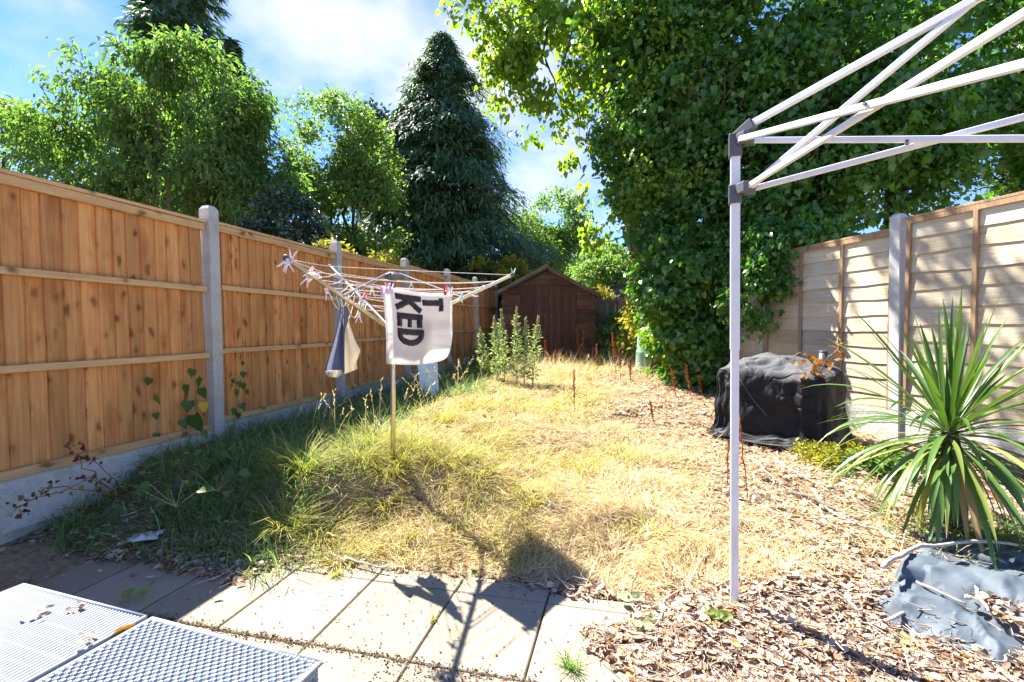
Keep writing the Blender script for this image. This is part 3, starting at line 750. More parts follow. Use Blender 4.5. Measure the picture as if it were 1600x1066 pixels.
for (px, py, Y, tl, yw, col, lab, fl) in (
    (447, 411, 2.62, .6, .2, 'white', 'white peg splayed at the tip of the left dryer arm', False),
    (452, 414, 2.60, -.15, .5, 'pink', 'pale pink peg hanging under the left arm tip', False),
    (457, 403, 2.63, .25, .1, 'pink', 'pink peg standing up on the left arm tip', True),
    (486, 425, 2.80, .5, .3, 'white', 'white peg on the left arm a third of the way down', False),
    (492, 432, 2.84, 1.2, .1, 'white', 'white peg lying sideways on the left arm', False),
    (481, 437, 2.80, .45, .2, 'pink', 'small pink peg dangling beneath the left arm', False),
    (512, 458, 2.95, -.3, .4, 'pink', 'pale pink peg hanging alone below the left arm middle', False),
    (531, 420, 4.20, 0, .2, 'green', 'mint green peg beside the tip of the rear arm', False),
    (561, 495, 3.18, .05, .2, 'white', 'white peg hanging between the towel and the mat', False),
    (565, 466, 3.30, .2, .5, 'lilac', 'lilac peg in the cluster above the mat left edge', True),
    (569, 470, 3.32, -.4, .2, 'green', 'mint green peg in the cluster of pegs left of the mat', False),
    (573, 463, 3.30, .8, .2, 'red', 'red peg in the cluster of pegs left of the mat', True),
    (567, 478, 3.30, .3, .2, 'green', 'lower green peg at the bottom of the peg cluster', False),
    (582, 455, 3.40, 0, .4, 'green', 'pale green peg below the thin black stay', False),
    (599, 458, 3.06, .1, .9, 'lilac', 'lilac peg holding the mat by its left corner', True),
    (606, 452, 3.10, .05, .9, 'pink', 'tall pink peg just right of the mat left corner', True),
    (612, 453, 3.12, -.05, .9, 'lilac', 'lilac peg in front of the dryer pole', True),
    (696, 455, 3.48, .05, .9, 'red', 'red peg holding the mat at its right corner', True),
    (705, 458, 3.56, -.2, .9, 'white', 'white peg next to the red peg at mat right corner', True),
    (721, 464, 3.70, .3, .4, 'green', 'small pale green peg on the right arm near the mat', False),
    (755, 447, 4.0, -.5, .3, 'grey', 'dark grey peg clipped on the right arm', True),
    (802, 427, 4.12, 0, .3, 'green', 'mint green peg at the tip of the right arm', True),
    (643, 445, 3.9, 0, .2, 'white', 'white peg on the lines behind the mat', False),
    ):
    make_peg(at(px, py, Y), tl, yw, col, lab, .95 if Y < 3 else .9, fl)

# ------------------------------------------------------------------ gazebo frame
GB = Vector((1.061, 2.27, Gs(1.061, 2.27)))
gz = thing('gazebo_frame', 'white folding gazebo frame without its canopy in right foreground', 'gazebo frame', tuple(GB))
gt = Vector((1.037, 2.27, 2.235)); dpl = (gt - GB)
gyaw = rad(-22)
Rz = Matrix.Rotation(gyaw, 4, 'Z')
def along(z): return GB + dpl * ((z - GB.z) / dpl.z)
s = MB(); L1 = 1.2
leg = put('leg', None, parent=gz)
def legbar(z0, z1, w):
    a, b = along(z0) - GB, along(z1) - GB
    M = Matrix.Translation(a) @ dpl.normalized().to_track_quat('Z', 'Y').to_matrix().to_4x4() @ Rz
    return MB().box(-w / 2, w / 2, -w / 2, w / 2, 0, (b - a).length, M, .003)
bpy.data.objects.remove(leg)
put('leg', legbar(GB.z + .01, 1.25, .036).mesh('leg'), m_white_metal, gz)
put('upper_leg', legbar(1.245, 2.21, .041).mesh('upper_leg'), m_white_metal, gz)
put('foot_plate', MB().box(-.035, .035, -.035, .035, 0, .006, Rz, .002).mesh('foot_plate'), m_white_metal, gz)
u = Vector((.83, -.56, 0)); v_ = Vector((.19, -.98, 0)); wdir = Vector((.55, -.83, 0)).normalized()
def bracket(z0, z1):
    s = legbar(z0, z1, .056)
    c0 = along((z0 + z1) / 2) - GB
    for d in (u, v_, wdir):
        s.bar(c0 + d * .02 + Vector((0, 0, .018)), c0 + d * .085 + Vector((0, 0, .018)), .034, .05, ch=.004)
    return s
put('top_bracket', bracket(2.14, 2.245).mesh('top_bracket'), m_dark_plastic, gz)
put('slider_bracket', bracket(1.925, 2.01).mesh('slider_bracket'), m_dark_plastic, gz)
top = along(2.205); low = along(1.985)
def gbar(nm, a, b, w, h, mt=m_white_metal): put(nm, MB().bar(a - GB, b - GB, w, h, ch=.003).mesh(nm), mt, gz)
Lh = 1.38
for d in (u, v_):
    side = d.cross(Vector((0, 0, 1))) * .013
    a0 = top + d * .05 + side; b0 = low + d * .05 - side
    a1 = top + d * Lh; a1.z = 1.928; b1 = low + d * Lh; b1.z = 2.160
    gbar('truss_bar', a0, a1 + side, .017, .0245); gbar('truss_bar', b0, b1 - side, .017, .0245)
    a2 = a1 + d * Lh; a2.z = top.z; b2 = b1 + d * Lh; b2.z = low.z
    gbar('truss_bar', a1 + side, a2 + side, .017, .0245); gbar('truss_bar', b1 - side, b2 - side, .017, .0245)
    for (m_, zz_) in ((.69, 2.076),):
        c0 = top + d * (m_ if d is v_ else .62); c0.z = zz_
        put('bolt', MB().tube([c0 - d.cross(Vector((0, 0, 1))) * .028 - GB, c0 + d.cross(Vector((0, 0, 1))) * .028 - GB], .006, 8).mesh('bolt'), m_dark_plastic, gz)
    # middle joint sleeves
    for q, zc in ((a1, a1.z), (b1, b1.z)):
        put('joint', MB().bar(q - d * .04 - GB, q + d * .04 - GB, .05, .045, ch=.005).mesh('joint'), m_dark_plastic, gz)
    e = top + d * (2 * Lh + .04); g2 = Vector((e.x, e.y, Gs(e.x, e.y)))
    put('leg', MB().bar(g2 - GB, Vector((e.x, e.y, 2.22)) - GB, .04, .04, roll=Vector((1, 0, 0)), ch=.003).mesh('leg'), m_white_metal, gz)
r0 = top + wdir * .06 + Vector((0, 0, .06)); slope = .185
r1 = r0 + wdir * 2.0; r1.z = r0.z + 2.0 * slope
gbar('roof_bar', r0, r1, .022, .028)
put('roof_hinge', MB().bar(top - wdir * .0 + Vector((0, 0, .02)) - GB, r0 + wdir * .03 + Vector((0, 0, .006)) - GB, .036, .05, ch=.004).mesh('roof_hinge'), m_dark_plastic, gz)
jt = r0 + wdir * .76; jt.z = r0.z + .76 * slope
gbar('roof_strut', low + wdir * .07, jt, .018, .026)
put('bolt', MB().tube([jt + Vector((0, -.03, -.004)) - GB, jt + Vector((0, .03, -.004)) - GB], .008, 8).mesh('bolt'), m_dark_plastic, gz)

# ------------------------------------------------------------------ covered barbecue
bc = Vector((2.83, 5.10, 0)); bc.z = Gs(bc.x, bc.y)
bbq = thing('covered_barbecue', 'barbecue under a black cloth cover with its chimney poking out', 'barbecue', tuple(bc))
byaw = rad(-47)
hx, hy, Hc = .52, .50, .80
prof = [(0, 1.06), (.05, 1.04), (.15, 1.0), (.28, .985), (.42, .98), (.56, .98), (.68, .98), (.78, .97), (.85, .955), (.895, .925), (.92, .87), (.94, .74), (.96, .56), (.975, .36), (.985, .15)]
NB = 120; V = []; Fs = []
def ridge(q, f, sd): return (1 - abs(mnoise.noise(Vector((math.cos(q) * f, math.sin(q) * f, sd))))) ** 3
for j, (hf, sf) in enumerate(prof):
    for i in range(NB):
        q = 2 * math.pi * i / NB
        e = .30
        cx = math.copysign(abs(math.cos(q)) ** e, math.cos(q)); cy = math.copysign(abs(math.sin(q)) ** e, math.sin(q))
        if j > 9: cx, cy = cx * .9 + math.cos(q) * .1, cy * .9 + math.sin(q) * .1
        hang = min(1, (1 - hf) * 1.5) if hf < .9 else 0.12
        fold = (ridge(q, 3.0, 1.0 + hf * .35) - .5) * .10 * hang + (ridge(q, 7.5, 5 + hf * .5) - .5) * .05 * hang
        sag = -.10 * math.sin(math.pi * min(1, hf / .9)) * .6 * max(0, mnoise.noise(Vector((math.cos(q) * 1.8, math.sin(q) * 1.8, 3)))+.2)
        k_ = sf + fold + sag
        x = cx * hx * k_; y = cy * hy * k_
        z = hf * Hc
        if hf > .6:
            f_ = (hf - .6) / .4
            z += f_ * (.07 * (y / hy) - .045 * (x / hx)) + (.05 * (1 - (x / hx) ** 2) * max(0, (hf - .9) / .1))
            z += mnoise.noise(Vector((x * 6, y * 6, 2))) * .035 * f_ + mnoise.noise(Vector((x * 15, y * 15, 6))) * .012 * f_
        if j == 0: z = .01
        V.append(Matrix.Rotation(byaw, 3, 'Z') @ Vector((x, y, z)))
for j in range(len(prof) - 1):
    for i in range(NB):
        l = (i + 1) % NB; Fs.append((j * NB + i, j * NB + l, (j + 1) * NB + l, (j + 1) * NB + i))
tc_ = len(V); V.append(Matrix.Rotation(byaw, 3, 'Z') @ Vector((0, 0, Hc + .04)))
for i in range(NB): Fs.append(((len(prof) - 1) * NB + i, (len(prof) - 1) * NB + (i + 1) % NB, tc_))
bm_ = MB().add(V, Fs).mesh('cover', True)
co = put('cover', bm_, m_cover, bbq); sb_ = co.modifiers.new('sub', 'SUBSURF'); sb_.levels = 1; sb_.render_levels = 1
tx = bpy.data.textures.new('crumple', 'VORONOI'); tx.noise_scale = .20; tx.weight_1 = 1.0
dm = co.modifiers.new('crumple', 'DISPLACE'); dm.texture = tx; dm.strength = .075; dm.mid_level = .5
# gathered hem lying on the leaves
V = []; Fs = []; NH = 120
for j in range(7):
    for i in range(NH):
        q = 2 * math.pi * i / NH
        cx = math.copysign(abs(math.cos(q)) ** .42, math.cos(q)); cy = math.copysign(abs(math.sin(q)) ** .42, math.sin(q))
        o_ = j / 6
        wob = mnoise.noise(Vector((math.cos(q) * 5, math.sin(q) * 5, 7))) * .12 + mnoise.noise(Vector((math.cos(q) * 14, math.sin(q) * 14, 3))) * .06
        rr = 1.03 + o_ * (.14 + wob)
        z = .07 * (1 - o_) + .05 * abs(mnoise.noise(Vector((math.cos(q) * 11, math.sin(q) * 11, o_ * 2.5)))) + .012
        V.append(Matrix.Rotation(byaw, 3, 'Z') @ Vector((cx * hx * rr, cy * hy * rr, z)))
for j in range(6):
    for i in range(NH):
        l = (i + 1) % NH; Fs.append((j * NH + i, (j + 1) * NH + i, (j + 1) * NH + l, j * NH + l)[::-1])
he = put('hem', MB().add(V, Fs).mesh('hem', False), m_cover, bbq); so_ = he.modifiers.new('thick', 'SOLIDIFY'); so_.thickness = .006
ch0 = at(1284, 590, 4.95) - bc; ch1 = at(1288, 549, 4.95) - bc
put('chimney', MB().tube([ch0 - (ch1 - ch0) * .6, ch0, ch1], .042, 16).tube([ch1 - Vector((0, 0, .01)), ch1 + Vector((0, 0, .004))], .046, 16).mesh('chimney', True), m_dark_plastic, bbq)
cord = [at(1152, 585, 4.72), at(1165, 606, 4.66), at(1180, 628, 4.62), at(1200, 650, 4.58)]
put('drawstring', MB().tube([p - bc for p in cord], .003, 5).mesh('drawstring', True), m_dark_plastic, bbq)

# dead leafy spray lying on the cover
m_dead = m_leaf('dead_leaf', [(0, (.20, .085, .02)), (.5, (.42, .20, .05)), (1, (.55, .33, .11))], (1.2, 1.0, .6), .3, .7, .15)
dl = thing('dead_spray', 'spray of dry orange leaves resting on the black barbecue cover', 'dead branch', tuple(at(1262, 570, 4.6)))
d0 = at(1262, 570, 4.6)
stem = [at(1242, 566, 4.62), at(1242, 556, 4.64), at(1250, 551, 4.66), at(1262, 560, 4.62), at(1276, 572, 4.60), at(1283, 580, 4.58), at(1292, 560, 4.62), at(1304, 552, 4.64), at(1312, 542, 4.66)]
put('stem', MB().tube([p - d0 for p in stem], .006, 6).mesh('stem', True), m_bark_pale, dl)
for (px, py, n) in ((1250, 566, 4), (1263, 558, 3), (1273, 566, 6), (1272, 580, 7), (1262, 592, 7), (1278, 588, 6), (1254, 598, 5), (1302, 546, 4), (1309, 543, 4), (1297, 566, 4), (1304, 560, 3), (1283, 596, 4)):
    for q in range(n):
        p = at(px + RR.uniform(-6, 6), py + RR.uniform(-6, 6), 4.58 + RR.uniform(-.05, .05)) - d0
        V, Fc = scatter(T_CURL, npn([p]), rdir(1), rdir(1), npn([RR.uniform(.045, .075)]), npn([RR.uniform(.04, .06)]))
        put('leaf', mesh_np('leaf', V - npn(p), Fc, np.full(len(Fc), RR.random())), m_dead, dl, tuple(p))

# ------------------------------------------------------------------ woven tables
m_weave = m_plain('white_grey_resin_weave', (.265, .30, .345), .55, spec=.2, var=.08, scale=9)
m_inner = m_plain('dark_table_frame', (.030, .036, .050), .6)
m_under = m_plain('grey_under_weave', (.12, .145, .185), .6)
def weave_patch(w, d, c, th=.006):
    '''staggered square hollows between flat strands, w across, d deep'''
    s = MB(); nx_ = max(2, round(w / c)); ny_ = max(2, round(d / c)); ax, ay = w / nx_, d / ny_; b = ax * .30
    for i in range(nx_):
        for j in range(ny_):
            x0, y0 = -w / 2 + ax * i, -d / 2 + ay * j; x1, y1 = x0 + ax, y0 + ay
            if (i + j) % 2 == 0 and 0 < i < nx_ - 1 and 0 < j < ny_ - 1: continue
            h = th + RR.uniform(-.0006, .0006); e = b * .5
            s.add([(x0 - e, y0 - e, -.002), (x1 + e, y0 - e, -.002), (x1 + e, y1 + e, -.002), (x0 - e, y1 + e, -.002), (x0 + e, y0 + e, h), (x1 - e, y0 + e, h), (x1 - e, y1 - e, h), (x0 + e, y1 - e, h)],
                  [(4, 5, 6, 7), (0, 1, 5, 4), (1, 2, 6, 5), (2, 3, 7, 6), (3, 0, 4, 7)])
    return s
zt_ = .43; hh = HC - zt_
def tpt(px, py): y = F * hh / (py - CY); return Vector(((px - CX) / F * y, y, zt_))
tl, tr = tpt(25, 917), tpt(495, 1042); tdir = (tr - tl).normalized(); tyaw = math.atan2(tdir.y, tdir.x)
def table(p0, p1, label, basket):
    w = (p1 - p0).length; d = .66
    c0 = (p0 + p1) / 2 + Vector((tdir.y, -tdir.x, 0)) * (d / 2)
    t = thing('woven_table', label, 'table', (c0.x, c0.y, 0), (0, 0, tyaw), 'low woven tables side by side')
    put('body', MB().box(-w / 2 + .008, w / 2 - .008, -d / 2 + .008, d / 2 - .008, .03, zt_ - .008, ch=.004).mesh('body'), m_under, t)
    if basket: top_ = weave_patch(w - .004, d, .0125, .004)
    else:
        top_ = MB(); n = 42; a = w / n
        for i in range(n):
            x = -w / 2 + a * (i + .5)
            V = []; 
            for q in range(13):
                y = -d / 2 + d * q / 12; lift = .0035 if (q + 0) % 2 else .0
                V += [(x - a * .36, y, lift * .3), (x, y, .0022 + lift * .3), (x + a * .36, y, lift * .3)]
            top_.add(V, [(q * 3 + b, q * 3 + b + 1, q * 3 + 4 + b, q * 3 + 3 + b) for q in range(12) for b in (0, 1)])
        for q in range(14): top_.box(-w / 2, w / 2, -d / 2 + d * (q + .5) / 14 - .006, -d / 2 + d * (q + .5) / 14 + .006, -.006, -.0012)
    tp = put('top', top_.mesh('top', False), m_weave, t, (0, 0, zt_ - .006))
    for (sx, sy, ww, ang) in ((0, -d / 2 + .006, w, 0), (w / 2 - .006, 0, d, rad(90)), (-w / 2 + .006, 0, d, rad(-90)), (0, d / 2 - .006, w, rad(180))):
        pz_ = weave_patch(ww - .01, zt_ - .05, .0125, .004)
        pz_.V = [(x, -z, y) for (x, y, z) in pz_.V]
        put('side_panel', pz_.mesh('side_panel', False), m_weave, t, (sx, sy, zt_ / 2 + .005), (0, 0, ang))
    rim = MB()
    e = .007
    for (a, b) in (((-w / 2, d / 2), (w / 2, d / 2)), ((w / 2, d / 2), (w / 2, -d / 2)), ((w / 2, -d / 2), (-w / 2, -d / 2)), ((-w / 2, -d / 2), (-w / 2, d / 2))):
        rim.tube([(a[0], a[1], zt_ - .007), (b[0], b[1], zt_ - .007)], e, 6)
    put('rim', rim.mesh('rim', True), m_weave, t)
    for sx in (-1, 1):
        for sy in (-1, 1): put('leg', MB().box(sx * (w / 2 - .05) - .02, sx * (w / 2 - .05) + .02, sy * (d / 2 - .05) - .02, sy * (d / 2 - .05) + .02, 0, .035).mesh('leg'), m_inner, t)
    return t
gapu = .018
L_ = (tr - tl).length; split = (tpt(222, 971) - tl).length
table(tl, tl + tdir * (split - gapu), 'white woven table with fine ribs, cut by the photo left edge', False)
table(tl + tdir * (split + gapu * .6), tr, 'white woven table with a chequered basket top, beside the slabs', True)

# ------------------------------------------------------------------ folded tarpaulin
tcn = Vector((2.42, 2.33, 0)); tcn.z = 0
trp = thing('tarpaulin', 'crumpled blue grey tarpaulin under leaf litter beside the spiky plant', 'tarpaulin', (tcn.x, tcn.y, 0))
def tarp_sheet(c00, c10, c11, c01, nu, nv, amp, lift, seed, edge=.03, ridge=None):
    V = []; Fs = []
    for i in range(nu + 1):
        for j in range(nv + 1):
            u_, w_ = i / nu, j / nv
            p = c00 * (1 - u_) * (1 - w_) + c10 * u_ * (1 - w_) + c11 * u_ * w_ + c01 * (1 - u_) * w_
            p = Vector(p); e = mnoise.noise(Vector((u_ * 4, w_ * 4, seed)))
            p.x += e * .05; p.y += mnoise.noise(Vector((u_ * 3 + 9, w_ * 3, seed))) * .05
            ed = min(u_, 1 - u_, w_, 1 - w_) * 9; ed = min(1, ed) ** .7
            wr = (1 - abs(mnoise.noise(Vector((u_ * 1.6, w_ * 4.2 + u_ * 1.3, seed))))) ** 5
            wr2 = (1 - abs(mnoise.noise(Vector((u_ * 4, w_ * 11 + u_ * 3, seed + 5))))) ** 6
            z = Gs(p.x, p.y) + .008 + ed * (lift(u_, w_) + wr * amp + wr2 * amp * .45)
            V.append((p.x - tcn.x, p.y - tcn.y, z))
    for i in range(nu):
        for j in range(nv):
            Fs.append((i * (nv + 1) + j, (i + 1) * (nv + 1) + j, (i + 1) * (nv + 1) + j + 1, i * (nv + 1) + j + 1))
    return MB().add(V, Fs)
def gp(px, py, z=.07): y = F * (HC - z) / (py - CY); return Vector(((px - CX) / F * y, y, 0))
a1 = put('lower_fold', tarp_sheet(gp(1375, 958), gp(1580, 1040), gp(1700, 935), gp(1425, 900), 90, 50, .022, lambda u_, w_: .022 + .03 * w_, 2.3).mesh('lower_fold', True), m_tarp, trp)
a2 = put('upper_fold', tarp_sheet(gp(1400, 905, .12), gp(1660, 985, .12), gp(1720, 880, .12), gp(1440, 858, .12), 90, 46, .026, lambda u_, w_: .085 * math.sin(math.pi * min(1, w_ * 1.3 + .18)) + .015, 7.7).mesh('upper_fold', True), m_tarp, trp)
a3 = put('corner', tarp_sheet(gp(1440, 850, .12), gp(1640, 900, .12), gp(1640, 868, .12), gp(1456, 838, .12), 24, 12, .03, lambda u_, w_: .03, 12.1).mesh('corner', True), m_tarp, trp)
for a_ in (a1, a2, a3):
    md = a_.modifiers.new('thick', 'SOLIDIFY'); md.thickness = .004

# ------------------------------------------------------------------ compost bin, pale board, rag, stones
m_bin = m_plain('pale_green_plastic', (.24, .38, .32), .5, var=.06, dirt=((.30, .34, .26), .5))
cbp = at(1013, 580, 9.6)
cb = thing('compost_bin', 'pale green plastic compost bin half hidden by the yellow bush', 'compost bin', (cbp.x, cbp.y, Gs(cbp.x, cbp.y)))
put('body', MB().lathe([(.25, 0), (.245, .05), (.235, .36), (.238, .38), (.226, .40), (.205, .76), (.21, .78)], 28).mesh('body', True), m_bin, cb)
put('lid', MB().lathe([(.215, .775), (.218, .80), (.20, .83), (.10, .87), (.03, .88)], 28).mesh('lid', True), m_bin, cb)
put('hatch', MB().box(-.13, .13, -.256, -.225, .03, .27, ch=.01).mesh('hatch'), m_bin, cb)
m_pale = m_speck('pale_speckled_board', (.46, .58, .58), (.62, .72, .70), scale=24, patch=((.40, .42, .36), .6))
pbp = at(668, 600, 6.3)
put('speckled_board', MB().add([(-.11, -.014, -.12), (.13, -.014, -.12), (.13, .014, -.12), (-.11, .014, -.12), (-.17, -.014, .34), (.11, -.014, .36), (.11, .014, .36), (-.17, .014, .34)], [(3, 2, 1, 0), (4, 5, 6, 7), (0, 1, 5, 4), (1, 2, 6, 5), (2, 3, 7, 6), (3, 0, 4, 7)]).mesh('speckled_board'), m_pale, None, (pbp.x + .02, 6.3, .56), (rad(-22), rad(8), rad(28)),
    label='pale mint speckled board leaning in long grass by the fence', category='board')
m_rag = m_plain('dirty_white_cloth', (.58, .58, .55), .9, var=.2, scale=20)
rp = at(222, 845, 2.95); rz_ = Gs(rp.x, rp.y)
s = MB(); V = []; Fs = []
for i in range(15):
    for j in range(11):
        x = (i / 14 - .5) * .17; y = (j / 10 - .5) * .12
        V.append((x + .02 * mnoise.noise(Vector((x * 20, y * 20, 1))), y + .02 * mnoise.noise(Vector((x * 20, y * 20, 5))), .02 + .05 * abs(mnoise.noise(Vector((x * 16, y * 16, 2)))) * (1 - (2 * j / 10 - 1) ** 2)))
for i in range(14):
    for j in range(10): Fs.append((i * 11 + j, (i + 1) * 11 + j, (i + 1) * 11 + j + 1, i * 11 + j + 1))
rgo = put('white_rag', s.add(V, Fs).mesh('white_rag', True), m_rag, None, (rp.x, rp.y, rz_ + .03), (0, 0, .3), label='crumpled dirty white rag in the shaded grass near the left fence', category='rag')
rgo.modifiers.new('t', 'SOLIDIFY').thickness = .006
def stone(name, p, r, mat_, label, cat, seed):
    bpy_me = bpy.data.meshes.new(name); import bmesh
    b = bmesh.new(); bmesh.ops.create_icosphere(b, subdivisions=3, radius=1)
    for v in b.verts:
        n = 1 + .25 * mnoise.noise(v.co * 1.3 + Vector((seed, 0, 0))) + .08 * mnoise.noise(v.co * 4 + Vector((0, seed, 0)))
        v.co = Vector((v.co.x * r[0] * n, v.co.y * r[1] * n, v.co.z * r[2] * n))
    b.to_mesh(bpy_me); b.free()
    bpy_me.polygons.foreach_set('use_smooth', [True] * len(bpy_me.polygons))
    return put(name, bpy_me, mat_, None, (p.x, p.y, Gs(p.x, p.y) + r[2] * .55), (0, 0, seed), label=label, category=cat)
m_gst = m_speck('green_stone', (.20, .38, .30), (.34, .52, .42), scale=20)
m_bst = m_speck('brown_stone', (.22, .13, .09), (.36, .24, .17), scale=20)
stone('green_stone', gp(1393, 842, .1), (.034, .028, .026), m_gst, 'pale green stone lying in leaf litter left of the tarpaulin corner', 'stone', 1.2)
stone('brown_stone', gp(1436, 848, .1), (.03, .028, .03), m_bst, 'reddish brown stone next to the tarpaulin corner', 'stone', 4.2)
# ------------------------------------------------------------------ grass and litter
m_green = m_leaf('green_grass', [(0, (0.081, 0.168, 0.060)), (.5, (0.134, 0.255, 0.081)), (.85, (0.242, 0.336, 0.101)), (1, (0.564, 0.511, 0.269))], (1.3, 1.5, .6), .35, .6, .2)
m_yg = m_leaf('yellow_green_grass', [(0, (.22, .26, .05)), (.45, (.42, .41, .09)), (.8, (.60, .50, .18)), (1, (.68, .58, .32))], (1.2, 1.2, .6), .35, .6, .2)
m_straw = m_leaf('dry_straw', [(0, (.40, .27, .12)), (.35, (.64, .50, .26)), (.75, (.76, .64, .38)), (1, (.82, .74, .54))], (1.1, 1.0, .7), .30, .7, .15)
m_litter = m_leaf('dead_leaves', [(0, (.11, .08, .062)), (.2, (.29, .215, .16)), (.5, (.54, .425, .325)), (.80, (.70, .58, .46)), (.87, (.58, .36, .17)), (.94, (.48, .24, .08)), (1, (.78, .69, .57))], (1.2, .9, .6), .2, .7, .2)
m_chip = m_leaf('twig_litter', [(0, (.16, .12, .09)), (.4, (.40, .31, .23)), (1, (.70, .60, .48))], (1, 1, 1), .0, .8, .15)

def logY(n, a, b): return a * (b / a) ** rg.random(n)
def wedge(n, a, b, l=-1.12, r=1.12):
    Y = logY(n, a, b); X = Y * (l + (r - l) * rg.random(n)); return X, Y
def lawn_w(x, y):
    """how far a point belongs to the litter side, 0 lawn, 1 litter"""
    return smooth(x + (gnoise(x, y, .9, 5) - .5) * 1.3 + .10 * (y - 3), 1.05, 2.1)
def blades(name, mat, X, Y, L, elev, W, bend, lab=None, label_kind='stuff', az=None, zoff=.02, rnd=None):
    n = len(X); z = G(X, Y) + (rg.random(n) - .35) * zoff
    if az is None: az = rg.random(n) * 2 * np.pi
    D = np.stack([np.cos(az) * np.cos(elev), np.sin(az) * np.cos(elev), np.sin(elev)], -1)
    H = np.stack([np.cos(az), np.sin(az), np.zeros(n)], -1)
    Nn = H * np.sin(elev)[:, None] - np.array([0, 0, 1]) * np.cos(elev)[:, None]      # bends over, downwards
    Nn = Nn + .5 * rdir(n)
    me = scat_mesh(name, T_BLADE, np.stack([X, Y, z], -1), D, Nn, L, W, rnd, L * bend)
    return put(name, me, mat, kind=label_kind, label=lab, category='grass')
def keep(m, *a): return [q[m] for q in a]
def Gt(x, y):
    return np.where((.973 * x - .23 * y < .10) & (vfun(x, y) < 2.46), np.maximum(G(x, y), .003), G(x, y))
ufun = lambda x, y: .973 * x - .23 * y
onpatio = lambda x, y: (vfun(x, y) + .30 * smooth(-ufun(x, y), 1.55, 2.15) < 2.43 + (gnoise(x, y, 5, 9) - .5) * .2) & (ufun(x, y) < .02 - (gnoise(x, y, 4, 23) - .5) * .6)

# shaded green grass along the left fence
X, Y = wedge(120000, 2.45, 12.5, -1.15, .1); fd = fence_d(X, Y)
pr = smooth(fd, .03, .12) * (1 - smooth(fd + (gnoise(X, Y, 1.1, 4) - .5) * .9, 1.0, 1.75)) * (.25 + .75 * gnoise(X, Y, 2.2, 6))
near = 1 - smooth(Y + fd * .5, 3.1, 3.9); pr = pr * (1 - .72 * near * (gnoise(X, Y, 3, 7) < .62))
m = (rg.random(len(X)) < pr) & (vfun(X, Y) > 2.02 + .3 * gnoise(X, Y, 4, 21)); X, Y = keep(m, X, Y); n = len(X)
blades('shaded_grass', m_green, X, Y, (.07 + .15 * rg.random(n)) * (1 + .05 * Y), np.abs(rg.normal(.7, .35, n)), (.0045 + .004 * rg.random(n)) * (Y / 4) ** .55, .2 + rg.random(n) * .9, lab='long dark green grass in the shade along the left fence')
# yellow green band
X, Y = wedge(90000, 2.5, 12, -.75, .75); fd = fence_d(X, Y)
ctr = 1.75 + .12 * Y
pr = np.exp(-((fd - ctr) / .75) ** 2) * (.2 + .8 * smooth(gnoise(X, Y, 1.6, 8), .3, .65)) * smooth(vfun(X, Y), 2.42, 2.55)
pr = np.maximum(pr, .55 * smooth(gnoise(X, Y, 1.5, 12), .62, .75) * (1 - lawn_w(X, Y)) * smooth(fd, 1, 1.5) * smooth(vfun(X, Y), 2.5, 2.7))
pr = np.maximum(pr, .5 * np.exp(-((X + .62) / .75) ** 2 - ((Y - 5.0) / 1.5) ** 2) * smooth(gnoise(X, Y, 2.2, 25), .25, .6))
m = rg.random(len(X)) < pr; X, Y = keep(m, X, Y); n = len(X)
blades('yellow_green_grass', m_yg, X, Y, (.08 + .15 * rg.random(n)) * (1 + .03 * Y), np.abs(rg.normal(.55, .3, n)), (.0035 + .003 * rg.random(n)) * (Y / 4) ** .55, .3 + rg.random(n) * .9, lab='yellow green grass band between shade and dry lawn')
# dry straw lawn
X, Y = wedge(270000, 2.4, 12.6, -.8, .95); fd = fence_d(X, Y)
pr = smooth(fd + (gnoise(X, Y, 1.3, 14) - .5) * .8, 1.35, 1.95) * (1 - .84 * lawn_w(X, Y)) * (.45 + .55 * gnoise(X, Y, 3.3, 11)) * smooth(vfun(X, Y), 2.40, 2.62)
m = (rg.random(len(X)) < pr); X, Y = keep(m, X, Y); n = len(X)
far = smooth(Y, 6.5, 9.5)
blades('dry_lawn', m_straw, X, Y, (.06 + .15 * rg.random(n)) * (1 + 1.1 * far), np.abs(rg.normal(.28, .26, n)) * (1 - far) + far * np.abs(rg.normal(.95, .3, n)), (.0017 + .0024 * rg.random(n)) * (Y / 3.5) ** .6, .1 + rg.random(n) * .8, zoff=.05, az=gnoise(X, Y, 1.7, 27) * 14 + rg.normal(0, .8, n), lab='dry straw coloured lawn lit by the sun')
# tussocks that arch over
bx = []
for (px, py, k_, r) in ((608, 735, 240, .16), (585, 765, 300, .20), (640, 700, 200, .15), (560, 800, 220, .17), (470, 815, 260, .18), (525, 885, 160, .10), (690, 660, 220, .18), (740, 640, 200, .2),
                        (440, 850, 160, .15), (770, 690, 160, .15), (830, 780, 120, .12), (905, 740, 160, .18), (660, 780, 140, .14), (500, 850, 180, .15), (980, 720, 140, .18), (1010, 850, 90, .1), (650, 765, 200, .16), (690, 790, 200, .16), (720, 770, 180, .15), (630, 795, 180, .15), (745, 805, 150, .13), (600, 820, 160, .15)):
    z = .3; y = F * (HC - z) / (py - CY)
    for _ in range(3): z = Gs((px - CX) / F * y, y); y = F * (HC - z) / (py - CY)
    x = (px - CX) / F * y; bx.append((x, y, k_, r))
X = np.concatenate([x + rg.normal(0, r * .28, k_) for x, y, k_, r in bx]); Y = np.concatenate([y + rg.normal(0, r * .28, k_) for x, y, k_, r in bx])
Lr = np.concatenate([np.full(k_, r) for x, y, k_, r in bx]); cx_ = np.concatenate([np.full(k_, x) for x, y, k_, r in bx]); cy_ = np.concatenate([np.full(k_, y) for x, y, k_, r in bx]); n = len(X)
